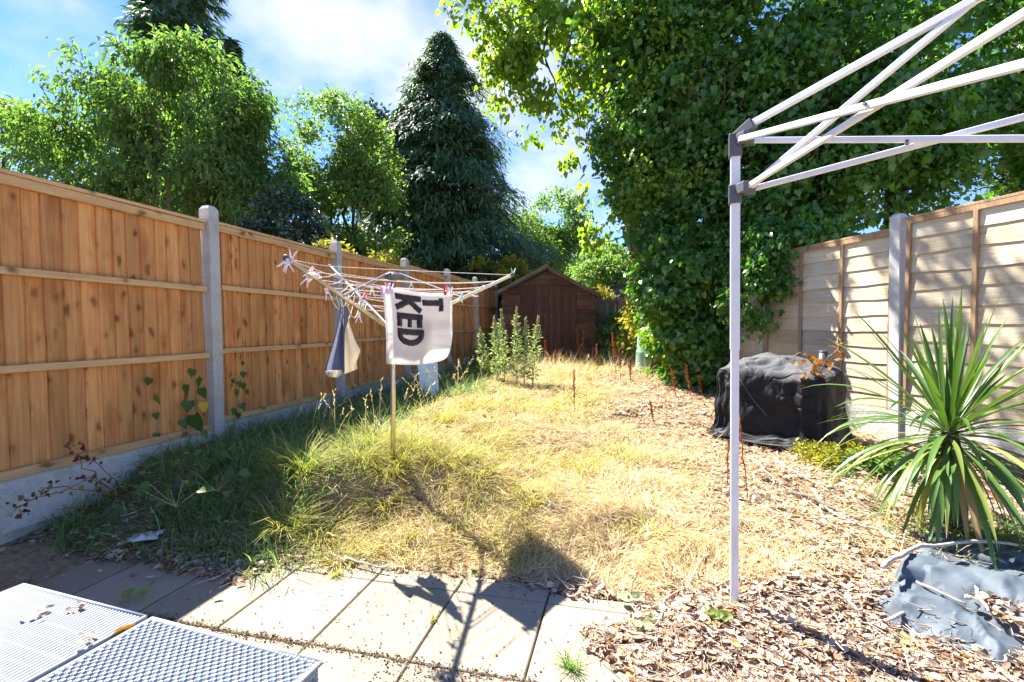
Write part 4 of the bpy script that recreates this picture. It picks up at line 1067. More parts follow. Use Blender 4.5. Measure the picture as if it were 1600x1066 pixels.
blades('grass_tussocks', m_yg, X, Y, Lr * (1.1 + .9 * rg.random(n)), .45 + .7 * rg.random(n), .0035 + .002 * rg.random(n), .7 + .7 * rg.random(n), az=np.arctan2(Y - cy_, X - cx_) + rg.normal(0, .5, n), rnd=rg.random(n) * .8, lab='arching yellow green tussocks around the dryer pole')
# flowering grass stems
def stems(name, mat, X, Y, h, lean=.25):
    n = len(X); z = G(X, Y); az = rg.random(n) * 6.283; el = np.pi / 2 - np.abs(rg.normal(lean, .2, n))
    D = np.stack([np.cos(az) * np.cos(el), np.sin(az) * np.cos(el), np.sin(el)], -1); H = np.stack([np.cos(az), np.sin(az), 0 * az], -1)
    P = np.stack([X, Y, z], -1)
    V1, F1 = scatter(T_BLADE, P, D, H - D * .2, h, .0028 * np.ones(n) * np.sqrt(Y / 3), h * .28)
    tip = P + D * h[:, None]; tip = tip + (unit(np.cross(np.cross(D, H - D * .2), D)) * (h * .14)[:, None])
    Vs = [V1]; Fs = [F1]; c = len(V1); nf = len(F1)
    for k_ in range(9):
        t = .72 + .28 * k_ / 8
        Q = P + D * (h * t)[:, None] + H * (h * .28 * t * t * .9)[:, None] + rg.normal(0, .004, (n, 3))
        a, b = scatter(T_LEAF, Q, D + .6 * rdir(n) + H * .3, rdir(n), (.022 + .014 * rg.random(n)) * np.sqrt(Y / 3), .006 * np.ones(n) * np.sqrt(Y / 3))
        Vs.append(a); Fs.append(b + c); c += len(a)
    me = mesh_np(name, np.concatenate(Vs), np.concatenate(Fs), rg.random(sum(len(f) for f in Fs)) * .5 + .45)
    return put(name, me, mat, kind='stuff', label='dry flowering grass stems along the edge of the fence shade', category='grass')
X, Y = wedge(800, 3.8, 11.5, -.6, .35); fd = fence_d(X, Y)
m = rg.random(len(X)) < np.exp(-((fd - 1.35) / .55) ** 2) * .55 + .10 * (fd > 1.5) * (Y > 7) ; X, Y = keep(m & (fd > .2), X, Y)
stems('flowering_grass', m_straw, X, Y, .2 + .28 * rg.random(len(X)))
# fallen leaves
X, Y = wedge(340000, 1.2, 10.5, -1.15, 1.4); v = vfun(X, Y); fd = fence_d(X, Y)
edge = np.exp(-((v - 2.47 - .08 * gnoise(X, Y, 3, 17)) / .12) ** 2) * smooth(X, -2.0, -1.2) * (.35 + .65 * gnoise(X, Y, 4, 18))
near = (1 - smooth(Y + fd * .5, 3.2, 4.0)) * smooth(v, 1.75, 2.1) * (fd > .04) * (fd < 1.7) * .55
pr = lawn_w(X, Y) * (.35 + .65 * gnoise(X, Y, 2.4, 13)) * (.62 + .3 * smooth(Y, 3.5, 5))
pr = np.maximum(pr, np.maximum(edge, near)); pr = np.maximum(pr, .045 * smooth(v, 2.5, 2.7) * smooth(fd, 1.2, 1.8))
rightfront = smooth(ufun(X, Y) + (gnoise(X, Y, 4, 23) - .5) * .6, -.12, .16) * (v < 2.7); pr = np.maximum(pr, rightfront * .8)
side = (X - 3.93) * .978 + (Y - 4.9) * .207
pr = pr * (side < -.05) * np.where(onpatio(X, Y), .012, 1)
m = rg.random(len(X)) < pr; X, Y = keep(m, X, Y); n = len(X)
sz = (.014 + .036 * rg.random(n) ** 1.6) * (1 + .06 * Y)
P = np.stack([X, Y, Gt(X, Y) + -.002 + .022 * rg.random(n) ** 2], -1)
az = rg.random(n) * 6.283; D = np.stack([np.cos(az), np.sin(az), rg.normal(0, .25, n)], -1)
put('fallen_leaves', scat_mesh('fallen_leaves', T_CURL, P, D, np.array([0, 0, 1.]) + .55 * rdir(n), sz, sz * (.35 + .45 * rg.random(n)), rg.random(n), sz * (.1 + .6 * rg.random(n))), m_litter, kind='stuff', label='brown and pale fallen leaves covering the right side of the garden', category='leaf litter')
n = 700; X = 2.05 + .95 * rg.random(n); Y = 1.9 + .28 * rg.random(n) + .10 * (X - 2.1)
P = np.stack([X, Y, G(X, Y) + .075 + .03 * rg.random(n)], -1); sz = .02 + .03 * rg.random(n); az = rg.random(n) * 6.283
put('leaves_on_tarpaulin', scat_mesh('leaves_on_tarpaulin', T_CURL, P, np.stack([np.cos(az), np.sin(az), .2 * rg.normal(size=n)], -1), np.array([0, 0, 1.]) + .5 * rdir(n), sz, sz * .6), m_litter, kind='stuff', label='dead leaves drifted over the front of the tarpaulin', category='leaf litter')
# broken twigs and stalks
X, Y = wedge(54000, 1.2, 10.5, -1.1, 1.4); v = vfun(X, Y); fd = fence_d(X, Y)
pr = np.maximum(lawn_w(X, Y) * .5, .8 * np.exp(-((v - 2.5) / .09) ** 2) * smooth(X, -1.7, -1.0)); pr = np.maximum(pr, .05 * (v > 2.5) * (fd > 1.3)); pr = np.maximum(pr, .12 * (1 - smooth(Y, 3.2, 4)) * (v > 2.0) * (fd > .05) * (fd < 1.6))
pr = np.maximum(pr, smooth(ufun(X, Y) + (gnoise(X, Y, 4, 23) - .5) * .6, -.12, .16) * (v < 2.7) * .6)
side = (X - 3.93) * .978 + (Y - 4.9) * .207
m = (rg.random(len(X)) < pr * (side < -.05) * np.where(onpatio(X, Y), .02, 1)); X, Y = keep(m, X, Y); n = len(X)
P = np.stack([X, Y, Gt(X, Y) + .010 + .02 * rg.random(n)], -1); az = rg.random(n) * 6.283
D = np.stack([np.cos(az), np.sin(az), rg.normal(.05, .16, n)], -1)
W_ = (.0018 + .0034 * rg.random(n) ** 2) * (1 + .06 * Y)
put('broken_twigs', scat_mesh('broken_twigs', T_TWIG, P, D, np.array([0, 0, 1.]) + .2 * rdir(n), (.02 + .12 * rg.random(n) ** 2.2), W_, rg.random(n), W_), m_chip, kind='stuff', label='pale broken twigs scattered through the leaf litter', category='twigs')
# grit swept to the edge of the slabs by the table
m_grit = m_leaf('grit', [(0, (.05, .035, .025)), (1, (.26, .19, .13))], (1, 1, 1), .0, .9, .1)
n = 5200; uu = rg.uniform(-2.2, .55, n); vv = np.where(rg.random(n) < .45, rg.normal(1.765, .015, n), np.where(rg.random(n) < .5, rg.normal(2.44, .06, n), rg.uniform(1.1, 2.4, n)))
vv = np.where((uu > -.95) & (rg.random(n) < .3), rg.normal(1.70, .05, n), vv)
P = np.stack([.973 * uu + .23 * vv, -.23 * uu + .973 * vv, np.full(n, .003)], -1); s_ = .004 + .010 * rg.random(n) ** 2
put('grit', scat_mesh('grit', T_CURL, P, rdir(n) * [1, 1, .2], np.array([0, 0, 1.]) + .4 * rdir(n), s_, s_ * .8), m_grit, kind='stuff', label='dark grit and soil swept along the slab edges', category='grit')

# ------------------------------------------------------------------ generic plants
def tubes_part(name, paths, mat, parent, n=6):
    for pts, rs in paths: put(name, MB().tube(pts, rs, n).mesh(name, True), mat, parent)
def bent(a, b, k=6, j=.06, sag=0.0):
    a = Vector(a); b = Vector(b); L = (b - a).length; out = []
    for i in range(k + 1):
        t = i / k; p = a.lerp(b, t); f = math.sin(math.pi * t)
        out.append(p + Vector((RR.gauss(0, j), RR.gauss(0, j), RR.gauss(0, j) * .6)) * L * .35 * f + Vector((0, 0, sag * f)))
    return out
def crown_points(blobs, n, inner=.55, up=.25, gap=2.1):
    """points spread through ellipsoids, thicker towards their skins"""
    n0 = n; n = int(n * gap)
    C = npn([b[:3] for b in blobs]); Rr = npn([b[3:6] for b in blobs])
    w = npn([b[6] if len(b) > 6 else 1.0 for b in blobs]) * (Rr[:, 0] * Rr[:, 2] + Rr[:, 1] * Rr[:, 2] + Rr[:, 0] * Rr[:, 1]); w /= w.sum()
    i = rg.choice(len(blobs), n, p=w); d = rdir(n); d[:, 2] += up * rg.random(n); d = unit(d)
    r = inner + (1.06 - inner) * rg.random(n) ** .55
    P = C[i] + d * r[:, None] * Rr[i]
    f = 1.5 / max(.35, float(Rr.mean()))
    g = .6 * gnoise(P[:, 0] + .37 * P[:, 2], P[:, 2] - .23 * P[:, 1], f, 31) + .4 * gnoise(P[:, 0] - .3 * P[:, 1], P[:, 2] + .3 * P[:, 0], f * 2.2, 32)
    o = np.argsort(-(g + .12 * rg.random(n)))[:n0]          # leaves keep to clumps, gaps between
    return P[o], d[o]
def leafy(name, mat, parent, blobs, nclu, per, L, W, o, T=T_LEAF, spread=.22, droop=.5, flat=.55, inner=.5, up=.25, clip=None, gap=2.1):
    Pc, d = crown_points(blobs, nclu, inner, up, gap)
    if clip is not None: mk = clip(Pc); Pc, d = Pc[mk], d[mk]; nclu = len(Pc)
    axis = unit(d + np.array([0, 0, .3]) + .5 * rdir(nclu))
    t = rg.random((nclu, per)); lat = rg.normal(0, 1, (nclu, per, 3)); lat[..., 2] *= flat
    P = Pc[:, None] + axis[:, None] * (t[..., None] * spread * 1.6) + lat * (spread * .55)
    P[..., 2] -= (np.abs(lat[..., 0]) + np.abs(lat[..., 1])) * spread * .18
    P = P.reshape(-1, 3); n = len(P); D = np.repeat(d, per, 0)
    Yd = D * .6 + rdir(n) * .8; Yd[:, 2] -= droop * (.4 + rg.random(n))
    Nn = np.array([0, 0, 1.]) * .8 + D * .5 + rdir(n) * .75
    l = L * (.45 + .95 * rg.random(n) ** 1.3); base = np.repeat(rg.random(nclu) * .45, per) + rg.random(n) * .55
    me = scat_mesh(name, T, P - npn(o), Yd, Nn, l, W / L * l, np.clip(base, 0, 1))
    return put(name, me, mat, parent, kind='stuff'), Pc
def pblob(px, py, Y, rx, ry, rd, w=1.0):
    p = at(px, py, Y); return (p.x, p.y, p.z, rx * Y / F, rd, ry * Y / F, w)

def broadleaf(name, label, base, stems_, blobs, mat, bark, nclu, per, L, W, spread, group=None, droop=.5, limbs=26, T=T_LEAF, inner=.5, r0=.09, up=.25, clip=None):
    bx_, by_ = base; bz = Gs(bx_, by_); o = Vector((bx_, by_, bz)); t = thing(name, label, 'tree', tuple(o), group=group)
    lv, Pc = leafy('foliage', mat, t, blobs, nclu, per, L, W, o, T, spread, droop, inner=inner, up=up, clip=clip)
    trunks = []
    for (ex, ey, ez) in stems_:
        e = Vector((ex, ey, ez)) - o; trunks.append(bent((RR.uniform(-.1, .1), RR.uniform(-.1, .1), -.1), e, 8, .05))
    for q in trunks: put('trunk', MB().tube(q, [r0 * (1 - .62 * i / 8) for i in range(9)], 8).mesh('trunk', True), bark, t)
    paths = []
    pick = rg.choice(len(Pc), min(limbs, len(Pc)), replace=False)
    for i in pick:
        e = Vector(Pc[i]) - o; q = min(trunks, key=lambda tr: (tr[-1] - e).length); k_ = RR.randint(3, 8); a = q[k_]
        if a.z > e.z + .3: a = q[3]
        rr = r0 * (1 - .62 * k_ / 8) * .5
        paths.append((bent(a, e, 5, .09, .1), [rr, rr * .8, rr * .62, rr * .45, rr * .3, rr * .16]))
    tubes_part('limb', paths, bark, t, 5)
    return t
def conifer(name, label, x, y, top, R, mat, bark, nb, per, L, group=None, low=.3, power=.85, shift=(0, 0), droop=.75, bz=None):
    bz = Gs(x, y) if bz is None else bz; H = top - bz; o = Vector((x, y, bz)); t = thing(name, label, 'tree', tuple(o), group=group)
    put('trunk', MB().tube([(0, 0, -.1), (0.02, 0, H * .4), (0, 0, H * .97)], [R * .10, R * .07, .02], 8).mesh('trunk', True), bark, t)
    tt = rg.random(nb) ** 1.12; zb = low + (H - low) * tt
    rr = R * (1 - tt) ** power * (.66 + .48 * rg.random(nb)) * (1 + .14 * np.sin(tt * 37 + 1)) + .015 * R
    az = rg.random(nb) * 6.283
    rr *= 1 + .12 * np.sin(az * 3 + tt * 9)
    A = np.stack([np.cos(az), np.sin(az), 0 * az], -1)
    s = (.28 + .76 * rg.random((nb, per)) ** .8)
    drp = droop * .34 * rr
    P = A[:, None] * (s * rr[:, None])[..., None]
    P[..., 2] += zb[:, None] + (.26 * rr)[:, None] * s - drp[:, None] * s ** 2 * 1.7
    side = np.stack([-np.sin(az), np.cos(az), 0 * az], -1)
    latw = rg.normal(0, 1, (nb, per)) * (.13 * rr + .05)[:, None] * (1.25 - .7 * s)
    P += side[:, None] * latw[..., None]; P[..., 2] -= np.abs(latw) * .45
    P = P.reshape(-1, 3) + rg.normal(0, .02 * R, (nb * per, 3)); n = len(P)
    D = np.repeat(A, per, 0) * .55 + np.repeat(side, per, 0) * np.sign(latw).reshape(-1, 1) * .45 * rg.random((n, 1)) + rdir(n) * .35; D[:, 2] -= droop * (.35 + .5 * s.reshape(-1))
    Nn = np.array([0, 0, 1.]) + .5 * np.repeat(A, per, 0) + .5 * rdir(n)
    l = L * (.6 + .8 * rg.random(n)) * np.repeat(.6 + .4 * (1 - tt), per)
    base = np.repeat(rg.random(nb) * .5, per) + .5 * rg.random(n)
    put('foliage', scat_mesh('foliage', T_NEEDLE, P, D, Nn, l, l * .30, base), mat, t, kind='stuff')
    paths = []
    for i in rg.choice(nb, min(nb, 26), replace=False):
        a = Vector((0, 0, zb[i])); e = Vector(A[i] * rr[i] * .75); e.z = zb[i] + .1 * rr[i]
        paths.append((bent(a, e, 4, .03, .12 * rr[i]), [R * .018, R * .014, R * .01, R * .007, R * .004]))
    tubes_part('limb', paths, bark, t, 5)
    return t

m_maple = m_leaf('mid_green_leaf', [(0, (0.066, 0.126, 0.048)), (.5, (0.114, 0.204, 0.072)), (.85, (0.192, 0.288, 0.102)), (1, (0.300, 0.360, 0.144))], (1.6, 1.8, .7), .52, .55, .2)
m_light = m_leaf('light_green_leaf', [(0, (0.084, 0.151, 0.045)), (.5, (0.146, 0.252, 0.073)), (.85, (0.235, 0.336, 0.101)), (1, (0.358, 0.403, 0.134))], (1.6, 1.7, .6), .45, .45, .35)
m_yellow = m_leaf('yellow_green_leaf', [(0, (.13, .17, .025)), (.5, (.27, .28, .04)), (1, (.46, .42, .07))], (1.5, 1.4, .5), .45, .5, .3)
m_holly = m_leaf('dark_glossy_leaf', [(0, (0.019, 0.049, 0.029)), (.7, (0.042, 0.091, 0.049)), (1, (0.156, 0.195, 0.143))], (1.2, 1.4, .7), .15, .25, .6)
m_conif = m_leaf('dark_conifer_spray', [(0, (.045, .095, .052)), (.6, (.085, .16, .082)), (1, (.15, .225, .11))], (1.5, 1.8, .8), .28, .55, .25)
m_conif2 = m_leaf('green_conifer_spray', [(0, (0.052, 0.117, 0.065)), (.6, (0.104, 0.189, 0.098)), (1, (0.169, 0.247, 0.117))], (1.5, 1.7, .7), .3, .55, .25)
m_ivy = m_leaf('ivy_leaf', [(0, (0.037, 0.102, 0.025)), (.55, (0.077, 0.183, 0.043)), (.88, (0.140, 0.278, 0.056)), (1, (0.256, 0.385, 0.075))], (2.2, 2.4, .5), .38, .28, .6)
m_poplar = m_leaf('bright_poplar_leaf', [(0, (0.070, 0.149, 0.028)), (.5, (0.133, 0.242, 0.041)), (.9, (0.250, 0.328, 0.055)), (1, (0.406, 0.390, 0.078))], (2.2, 2.0, .4), .5, .38, .45)

# trees beyond the left fence
Y0 = 10.0
broadleaf('broadleaf_tree', 'big spreading light green tree with drooping leaves behind the left fence', (at(262, 0, Y0).x, Y0),
    [at(215, 235, Y0)[:], at(268, 200, Y0 + .2)[:], at(330, 210, Y0)[:], at(240, 170, Y0 + .3)[:]],
    [pblob(140, 130, Y0, 34, 30, .6, .7), pblob(175, 165, Y0, 44, 34, .7, .7), pblob(250, 135, Y0, 50, 34, .8), pblob(315, 125, Y0, 48, 34, .8), pblob(360, 165, Y0, 50, 38, .8), pblob(405, 225, Y0, 38, 48, .8), pblob(290, 200, Y0, 80, 50, 1.0), pblob(160, 225, Y0, 56, 38, .8, .6),
     pblob(95, 215, Y0, 34, 26, .6, .6), pblob(375, 290, Y0, 66, 62, 1.0), pblob(260, 295, Y0, 80, 50, 1.0, .7), pblob(130, 285, Y0, 60, 40, .8), pblob(200, 330, Y0, 90, 30, .8, .6), pblob(425, 320, Y0, 34, 60, .7)],
    m_maple, m_bark_pale, 1750, 17, .15, .055, .20, droop=.9, limbs=44, r0=.075)
broadleaf('broadleaf_tree', 'pale green leafy tree cut by the photo left edge above the fence', (at(-20, 0, 12).x, 12.0), [at(-10, 230, 12)[:], at(15, 240, 12)[:]],
    [pblob(20, 215, 12, 50, 38, .9), pblob(-60, 210, 12, 70, 60, 1.0), pblob(30, 270, 12, 60, 40, .9), pblob(-40, 290, 12, 80, 60, 1.0)], m_light, m_bark, 900, 17, .13, .075, .2, limbs=16)
conifer('conifer', 'dark blue green conifer at the photo left edge behind pale tree', at(-25, 0, 15).x, 15.0, at(0, 172, 15).z, 1.5, m_conif, m_bark, 240, 60, .30)
conifer('conifer', 'tallest dark conifer rising above the photo top behind the spreading tree', at(290, 0, 17).x, 17.0, at(0, -150, 17).z, 3.6, m_conif, m_bark, 620, 62, .42, power=.7)
conifer('conifer', 'dark conifer with ragged tip right of the tallest conifer', at(372, 0, 16.5).x, 16.5, at(0, 70, 16.5).z, 2.2, m_conif, m_bark, 360, 58, .36)
Y0 = 13.0
broadleaf('slender_tree', 'airy light green tree with wispy top between spreading tree and conifers', (at(540, 0, Y0).x, Y0), [at(545, 190, Y0)[:], at(500, 260, Y0)[:], at(560, 240, Y0)[:]],
    [pblob(540, 210, Y0, 34, 48, .7, .5), pblob(490, 190, Y0, 26, 28, .5, .35), pblob(505, 270, Y0, 55, 55, .9), pblob(570, 250, Y0, 42, 52, .8), pblob(540, 320, Y0, 75, 60, 1.1), pblob(480, 330, Y0, 50, 50, .9), pblob(575, 350, Y0, 45, 55, .9), pblob(505, 385, Y0, 70, 30, .9)],
    m_light, m_bark, 1700, 17, .115, .075, .20, limbs=36, r0=.07, droop=.4)
Y0 = 8.6
hb = (at(452, 0, Y0).x, Y0)
broadleaf('holly_bush', 'dark glossy holly behind the fence below the airy tree', hb, [at(452, 350, Y0)[:]],
    [pblob(452, 352, Y0, 44, 44, .5), pblob(425, 385, Y0, 45, 35, .5), pblob(480, 388, Y0, 44, 30, .5)], m_holly, m_bark, 620, 14, .075, .045, .12, limbs=14, r0=.05, droop=.2)
for (px, py, Y0, lab, r) in ((505, 410, 7.8, 'yellow green shrub tip showing over the fence left of the second post', 26), (600, 422, 10.0, 'yellow green shrub tip over the fence between dryer head and conifer', 30), (775, 425, 14.0, 'bright yellow green shrub behind the fence end left of shed', 26)):
    broadleaf('fence_shrub', lab, (at(px, 0, Y0).x, Y0), [at(px, py, Y0)[:]], [pblob(px, py, Y0, r * 1.5, r * .8, .5), pblob(px + r * .8, py + 10, Y0, r, r * .8, .4)], m_yellow, m_bark, 170, 10, .08 * Y0 / 9, .05 * Y0 / 9, .12, limbs=8, r0=.03)
Y0 = 17.0
conifer('conifer', 'tall dark green conifer with pointed top standing left of the shed', at(692, 0, Y0).x, Y0, at(0, 66, Y0).z, 4.2, m_conif, m_bark, 1150, 105, .25, power=.70, low=.2)
conifer('conifer', 'lower light green conifer touching the tall conifer on its left', at(632, 0, 16.3).x, 16.3, at(0, 172, 16.3).z, 3.0, m_conif2, m_bark, 700, 95, .24, power=.7, droop=1.1)
broadleaf('background_tree', 'small dark tree top just left of the two joined conifers', (at(590, 0, 24).x, 24), [at(590, 230, 24)[:]], [pblob(585, 210, 24, 26, 26, .9), pblob(600, 260, 24, 40, 50, 1.2)], m_holly, m_bark, 260, 10, .26, .18, .4, limbs=8)
# trees beyond the shed
Y0 = 21.0
broadleaf('background_tree', 'rounded mid green tree behind the shed roof', (at(862, 0, Y0).x, Y0), [at(862, 360, Y0)[:], at(840, 370, Y0)[:]],
    [pblob(868, 345, Y0, 34, 36, 1.0), pblob(840, 380, Y0, 44, 40, 1.2), pblob(885, 385, Y0, 30, 36, 1.0), pblob(850, 430, Y0, 60, 36, 1.3)], m_maple, m_bark, 1000, 18, .15, .10, .30, limbs=20, r0=.12)
broadleaf('background_tree', 'light green willowy tree between conifer and shed apex', (at(808, 0, 19).x, 19), [at(808, 380, 19)[:]],
    [pblob(808, 375, 19, 30, 34, .9), pblob(820, 405, 19, 38, 36, 1.0), pblob(790, 420, 19, 24, 30, .8)], m_light, m_bark, 700, 17, .14, .07, .26, limbs=14, droop=.9)
broadleaf('background_tree', 'light green bushy tree above the small grey hut', (at(942, 0, 25).x, 25), [at(942, 430, 25)[:]],
    [pblob(945, 428, 25, 28, 18, 1.0), pblob(925, 440, 25, 26, 18, 1.0), pblob(960, 445, 25, 26, 20, 1.0)], m_light, m_bark, 560, 17, .17, .12, .32, limbs=10, r0=.12)
broadleaf('background_tree', 'darker green tree behind the light bushy tree', (at(938, 0, 34).x, 34), [at(930, 415, 34)[:], at(952, 412, 34)[:]],
    [pblob(925, 418, 34, 26, 20, 1.5), pblob(955, 412, 34, 22, 20, 1.5), pblob(900, 440, 34, 34, 26, 1.5), pblob(975, 440, 34, 26, 26, 1.5)], m_maple, m_bark, 700, 16, .23, .16, .45, limbs=10, r0=.2)
conifer('conifer', 'distant pale conifer seen between hut trees and ivy', at(990, 0, 42).x, 42.0, at(0, 402, 42).z, 1.6, m_conif2, m_bark, 200, 40, .6)
broadleaf('background_tree', 'hazy green tree right of the distant conifer', (at(1020, 0, 30).x, 30), [at(1015, 450, 30)[:]], [pblob(1005, 450, 30, 30, 26, 1.3), pblob(1035, 440, 30, 34, 40, 1.3), pblob(780, 445, 30, 40, 26, 1.3)], m_light, m_bark, 620, 16, .2, .13, .4, limbs=8)

# ------------------------------------------------------------------ ivy-clad tree on the right
def lapside(P): return (P[:, 0] - 3.93) * .978 + (P[:, 1] - 4.9) * .207
ivb = (at(1130, 0, 8.6).x, 8.6); ivo = Vector((ivb[0], ivb[1], Gs(*ivb)))
ivy = thing('ivy_clad_tree', 'huge dark ivy covered tree filling the right side above the fence', 'tree', tuple(ivo))
iv_bl = [pblob(1102, 575, 8.2, 40, 40, .5), pblob(1078, 585, 8.6, 30, 30, .5), pblob(1130, 600, 7.7, 40, 26, .4), pblob(1086, 540, 8.6, 42, 62, .7), pblob(1100, 500, 8.2, 70, 90, .8), pblob(1160, 470, 7.7, 55, 120, .6), pblob(1140, 570, 7.9, 50, 60, .5), pblob(1195, 520, 7.4, 26, 90, .25),
         pblob(1060, 420, 8.6, 58, 70, .9), pblob(1120, 360, 8.2, 100, 110, 1.0), pblob(1035, 310, 8.8, 66, 70, .9), pblob(995, 240, 9.0, 55, 60, .8, .8), pblob(1180, 390, 7.4, 52, 70, .5),
         pblob(1015, 180, 9.0, 78, 80, 1.0), pblob(1090, 180, 8.4, 120, 120, 1.0), pblob(995, 70, 9.2, 76, 80, 1.0, .8), pblob(1080, 40, 8.6, 150, 110, 1.2), pblob(1230, 40, 8.2, 150, 110, 1.2), pblob(1190, 250, 7.8, 110, 110, .8)]
def bumps(bl, n, r0, r1, out=.92):
    o = []
    for _ in range(n):
        b = RR.choice(bl); d = Vector((RR.gauss(-.25, .8), -abs(RR.gauss(.5, .6)), RR.gauss(.1, .7))).normalized(); r = RR.uniform(r0, r1)
        o.append((b[0] + d.x * b[3] * out, b[1] + d.y * b[4] * out, b[2] + d.z * b[5] * out, r * 1.1, r, r * RR.uniform(.7, 1.2), 1.3))
    return o
iv_bl += bumps(iv_bl, 60, .18, .46)
leafy('foliage', m_ivy, ivy, iv_bl, 6000, 15, .082, .074, ivo, T_HEART, .16, droop=.9, inner=.45, up=.05, gap=3.0, clip=lambda P: (lapside(P) < -.12) | (P[:, 2] > 2.55))
# deeper leaves fill the inside
leafy('lower_foliage', m_ivy, ivy, [b for b in iv_bl if b[2] < 2.6], 2300, 14, .085, .078, ivo, T_HEART, .15, droop=.9, inner=.5, up=.02, clip=lambda P: (lapside(P) < -.12), gap=1.1)
leafy('lit_edge_foliage', m_poplar, ivy, [pblob(985, 150, 8.5, 40, 60, .5), pblob(1000, 270, 8.4, 40, 50, .5), pblob(1020, 350, 8.3, 34, 50, .5), pblob(965, 60, 8.7, 50, 60, .6), pblob(1035, 430, 8.1, 30, 40, .4), pblob(1060, 250, 7.7, 60, 60, .3, .5), pblob(1070, 100, 7.8, 80, 70, .4, .5), pblob(1050, 520, 8.0, 26, 50, .3)], 620, 11, .078, .068, ivo, T_HEART, .15, droop=.9, inner=.3, up=0, gap=2.2)  # yellow-green leaves; brightness of the sunlit left edge put into their colour
leafy('upper_foliage', m_ivy, ivy, [pblob(880, -80, 7.8, 80, 40, .5), pblob(990, -70, 7.8, 80, 50, .5), pblob(1080, -120, 7.8, 100, 60, .6)], 230, 9, .10, .09, ivo, T_HEART, .16, droop=.9, inner=.2, up=0)
leafy('inner_foliage', m_ivy, ivy, [(b[0], b[1] + .35, b[2], b[3] * .85, b[4] * .9, b[5] * .85) for b in iv_bl], 1900, 14, .13, .12, ivo, T_HEART, .2, droop=.7, inner=.1, up=0, clip=lambda P: (lapside(P) < -.2) | (P[:, 2] > 2.7))
put('trunk', MB().tube(bent((0, 0, -.2), at(1120, 150, 8.7) - ivo, 8, .03), [.24, .23, .22, .21, .2, .19, .17, .15, .13], 10).mesh('trunk', True), m_bark, ivy)
put('trunk', MB().tube(bent((.3, .1, -.2), at(1220, 60, 8.6) - ivo, 8, .03), [.2, .19, .18, .17, .16, .15, .13, .11, .09], 10).mesh('trunk', True), m_bark, ivy)
put('trunk', MB().tube(bent(at(1030, 600, 8.9) - ivo, at(1000, 60, 9.1) - ivo, 8, .03), [.16, .16, .15, .14, .13, .12, .1, .09, .07], 10).mesh('trunk', True), m_bark, ivy)
for i in range(26):
    x0, y0 = RR.uniform(1050, 1110), RR.uniform(195, 225); sp = RR.uniform(-1, 1)
    a = at(x0, y0, 7.85 + RR.uniform(-.1, .25)); b = at(x0 + sp * 60 + 10, y0 - RR.uniform(60, 140), 7.75 + RR.uniform(-.15, .3))
    if i > 18: a = at(RR.uniform(1120, 1185), RR.uniform(150, 220), 7.5); b = at(RR.uniform(1120, 1190), RR.uniform(60, 130), 7.5)
    put('stem', MB().tube([p - ivo for p in bent(a, b, 7, .05)], [.010 - .0008 * q for q in range(8)], 5).mesh('stem', True), m_bark_pale, ivy)
# poplar with branches hanging over the garden
ppb = (at(1010, 0, 11.2).x, 11.2); ppo = Vector((ppb[0], ppb[1], Gs(*ppb)))
pop = thing('poplar_tree', 'bright backlit poplar branches hanging over the garden at the photo top', 'tree', tuple(ppo))
put('trunk', MB().tube(bent((0, 0, -.2), at(960, -120, 10.8) - ppo, 8, .03), [.2, .19, .18, .17, .16, .14, .12, .1, .08], 8).mesh('trunk', True), m_bark, pop)
pp_bl = [pblob(735, 22, 10.8, 28, 28, .4, .6), pblob(790, 60, 10.8, 38, 58, .5), pblob(830, 60, 10.9, 60, 66, .6, 1.2), pblob(805, 130, 10.8, 38, 56, .4, .9), pblob(835, 180, 10.8, 40, 34, .35, .45), pblob(880, 130, 10.9, 42, 60, .5, .6), pblob(900, 60, 11.0, 66, 60, .7),
         pblob(905, 230, 10.9, 30, 34, .3, .4), pblob(960, 330, 11.0, 46, 26, .3, .6), pblob(930, 300, 11.0, 28, 14, .3, .35), pblob(965, 380, 11.1, 50, 22, .3, .6), pblob(950, 150, 11.1, 50, 70, .6, .8), pblob(1000, 240, 10.9, 50, 60, .4, .6), pblob(870, -40, 11.1, 150, 60, 1.0)]
leafy('foliage', m_poplar, pop, pp_bl, 900, 9, .14, .118, ppo, T_HEART, .20, droop=1.0, inner=.25, up=0)
pths = []
for q in ([(960, -60), (870, 10), (855, 55), (825, 75), (828, 110), (838, 150)], [(855, 55), (848, 90), (862, 130), (880, 175), (890, 205)], [(960, -60), (830, -20), (760, -5), (735, 20)], [(1010, 200), (960, 215), (920, 235)],
          [(1020, 320), (980, 325), (930, 308)], [(1020, 370), (970, 372), (925, 385)], [(960, -60), (920, 60), (935, 140), (960, 230)], [(870, 10), (800, 40), (785, 90), (790, 150), (800, 180)], [(960, -60), (900, 30), (880, 100), (900, 170), (905, 235)]):
    pts = [at(a, b, 10.95 + .04 * i) - ppo for i, (a, b) in enumerate(q)]
    sm = []
    for a, b in zip(pts[:-1], pts[1:]): sm += [a.lerp(b, t) + Vector((RR.gauss(0, .015), RR.gauss(0, .02), RR.gauss(0, .015))) for t in (0, .34, .67)]
    sm.append(pts[-1]); m_ = len(sm)
    pths.append((sm, [.030 * (1 - .85 * i / (m_ - 1)) for i in range(m_)]))
for pt in pths: put('limb', MB().tube(pt[0], pt[1], 6).mesh('limb', True), m_bark, pop)
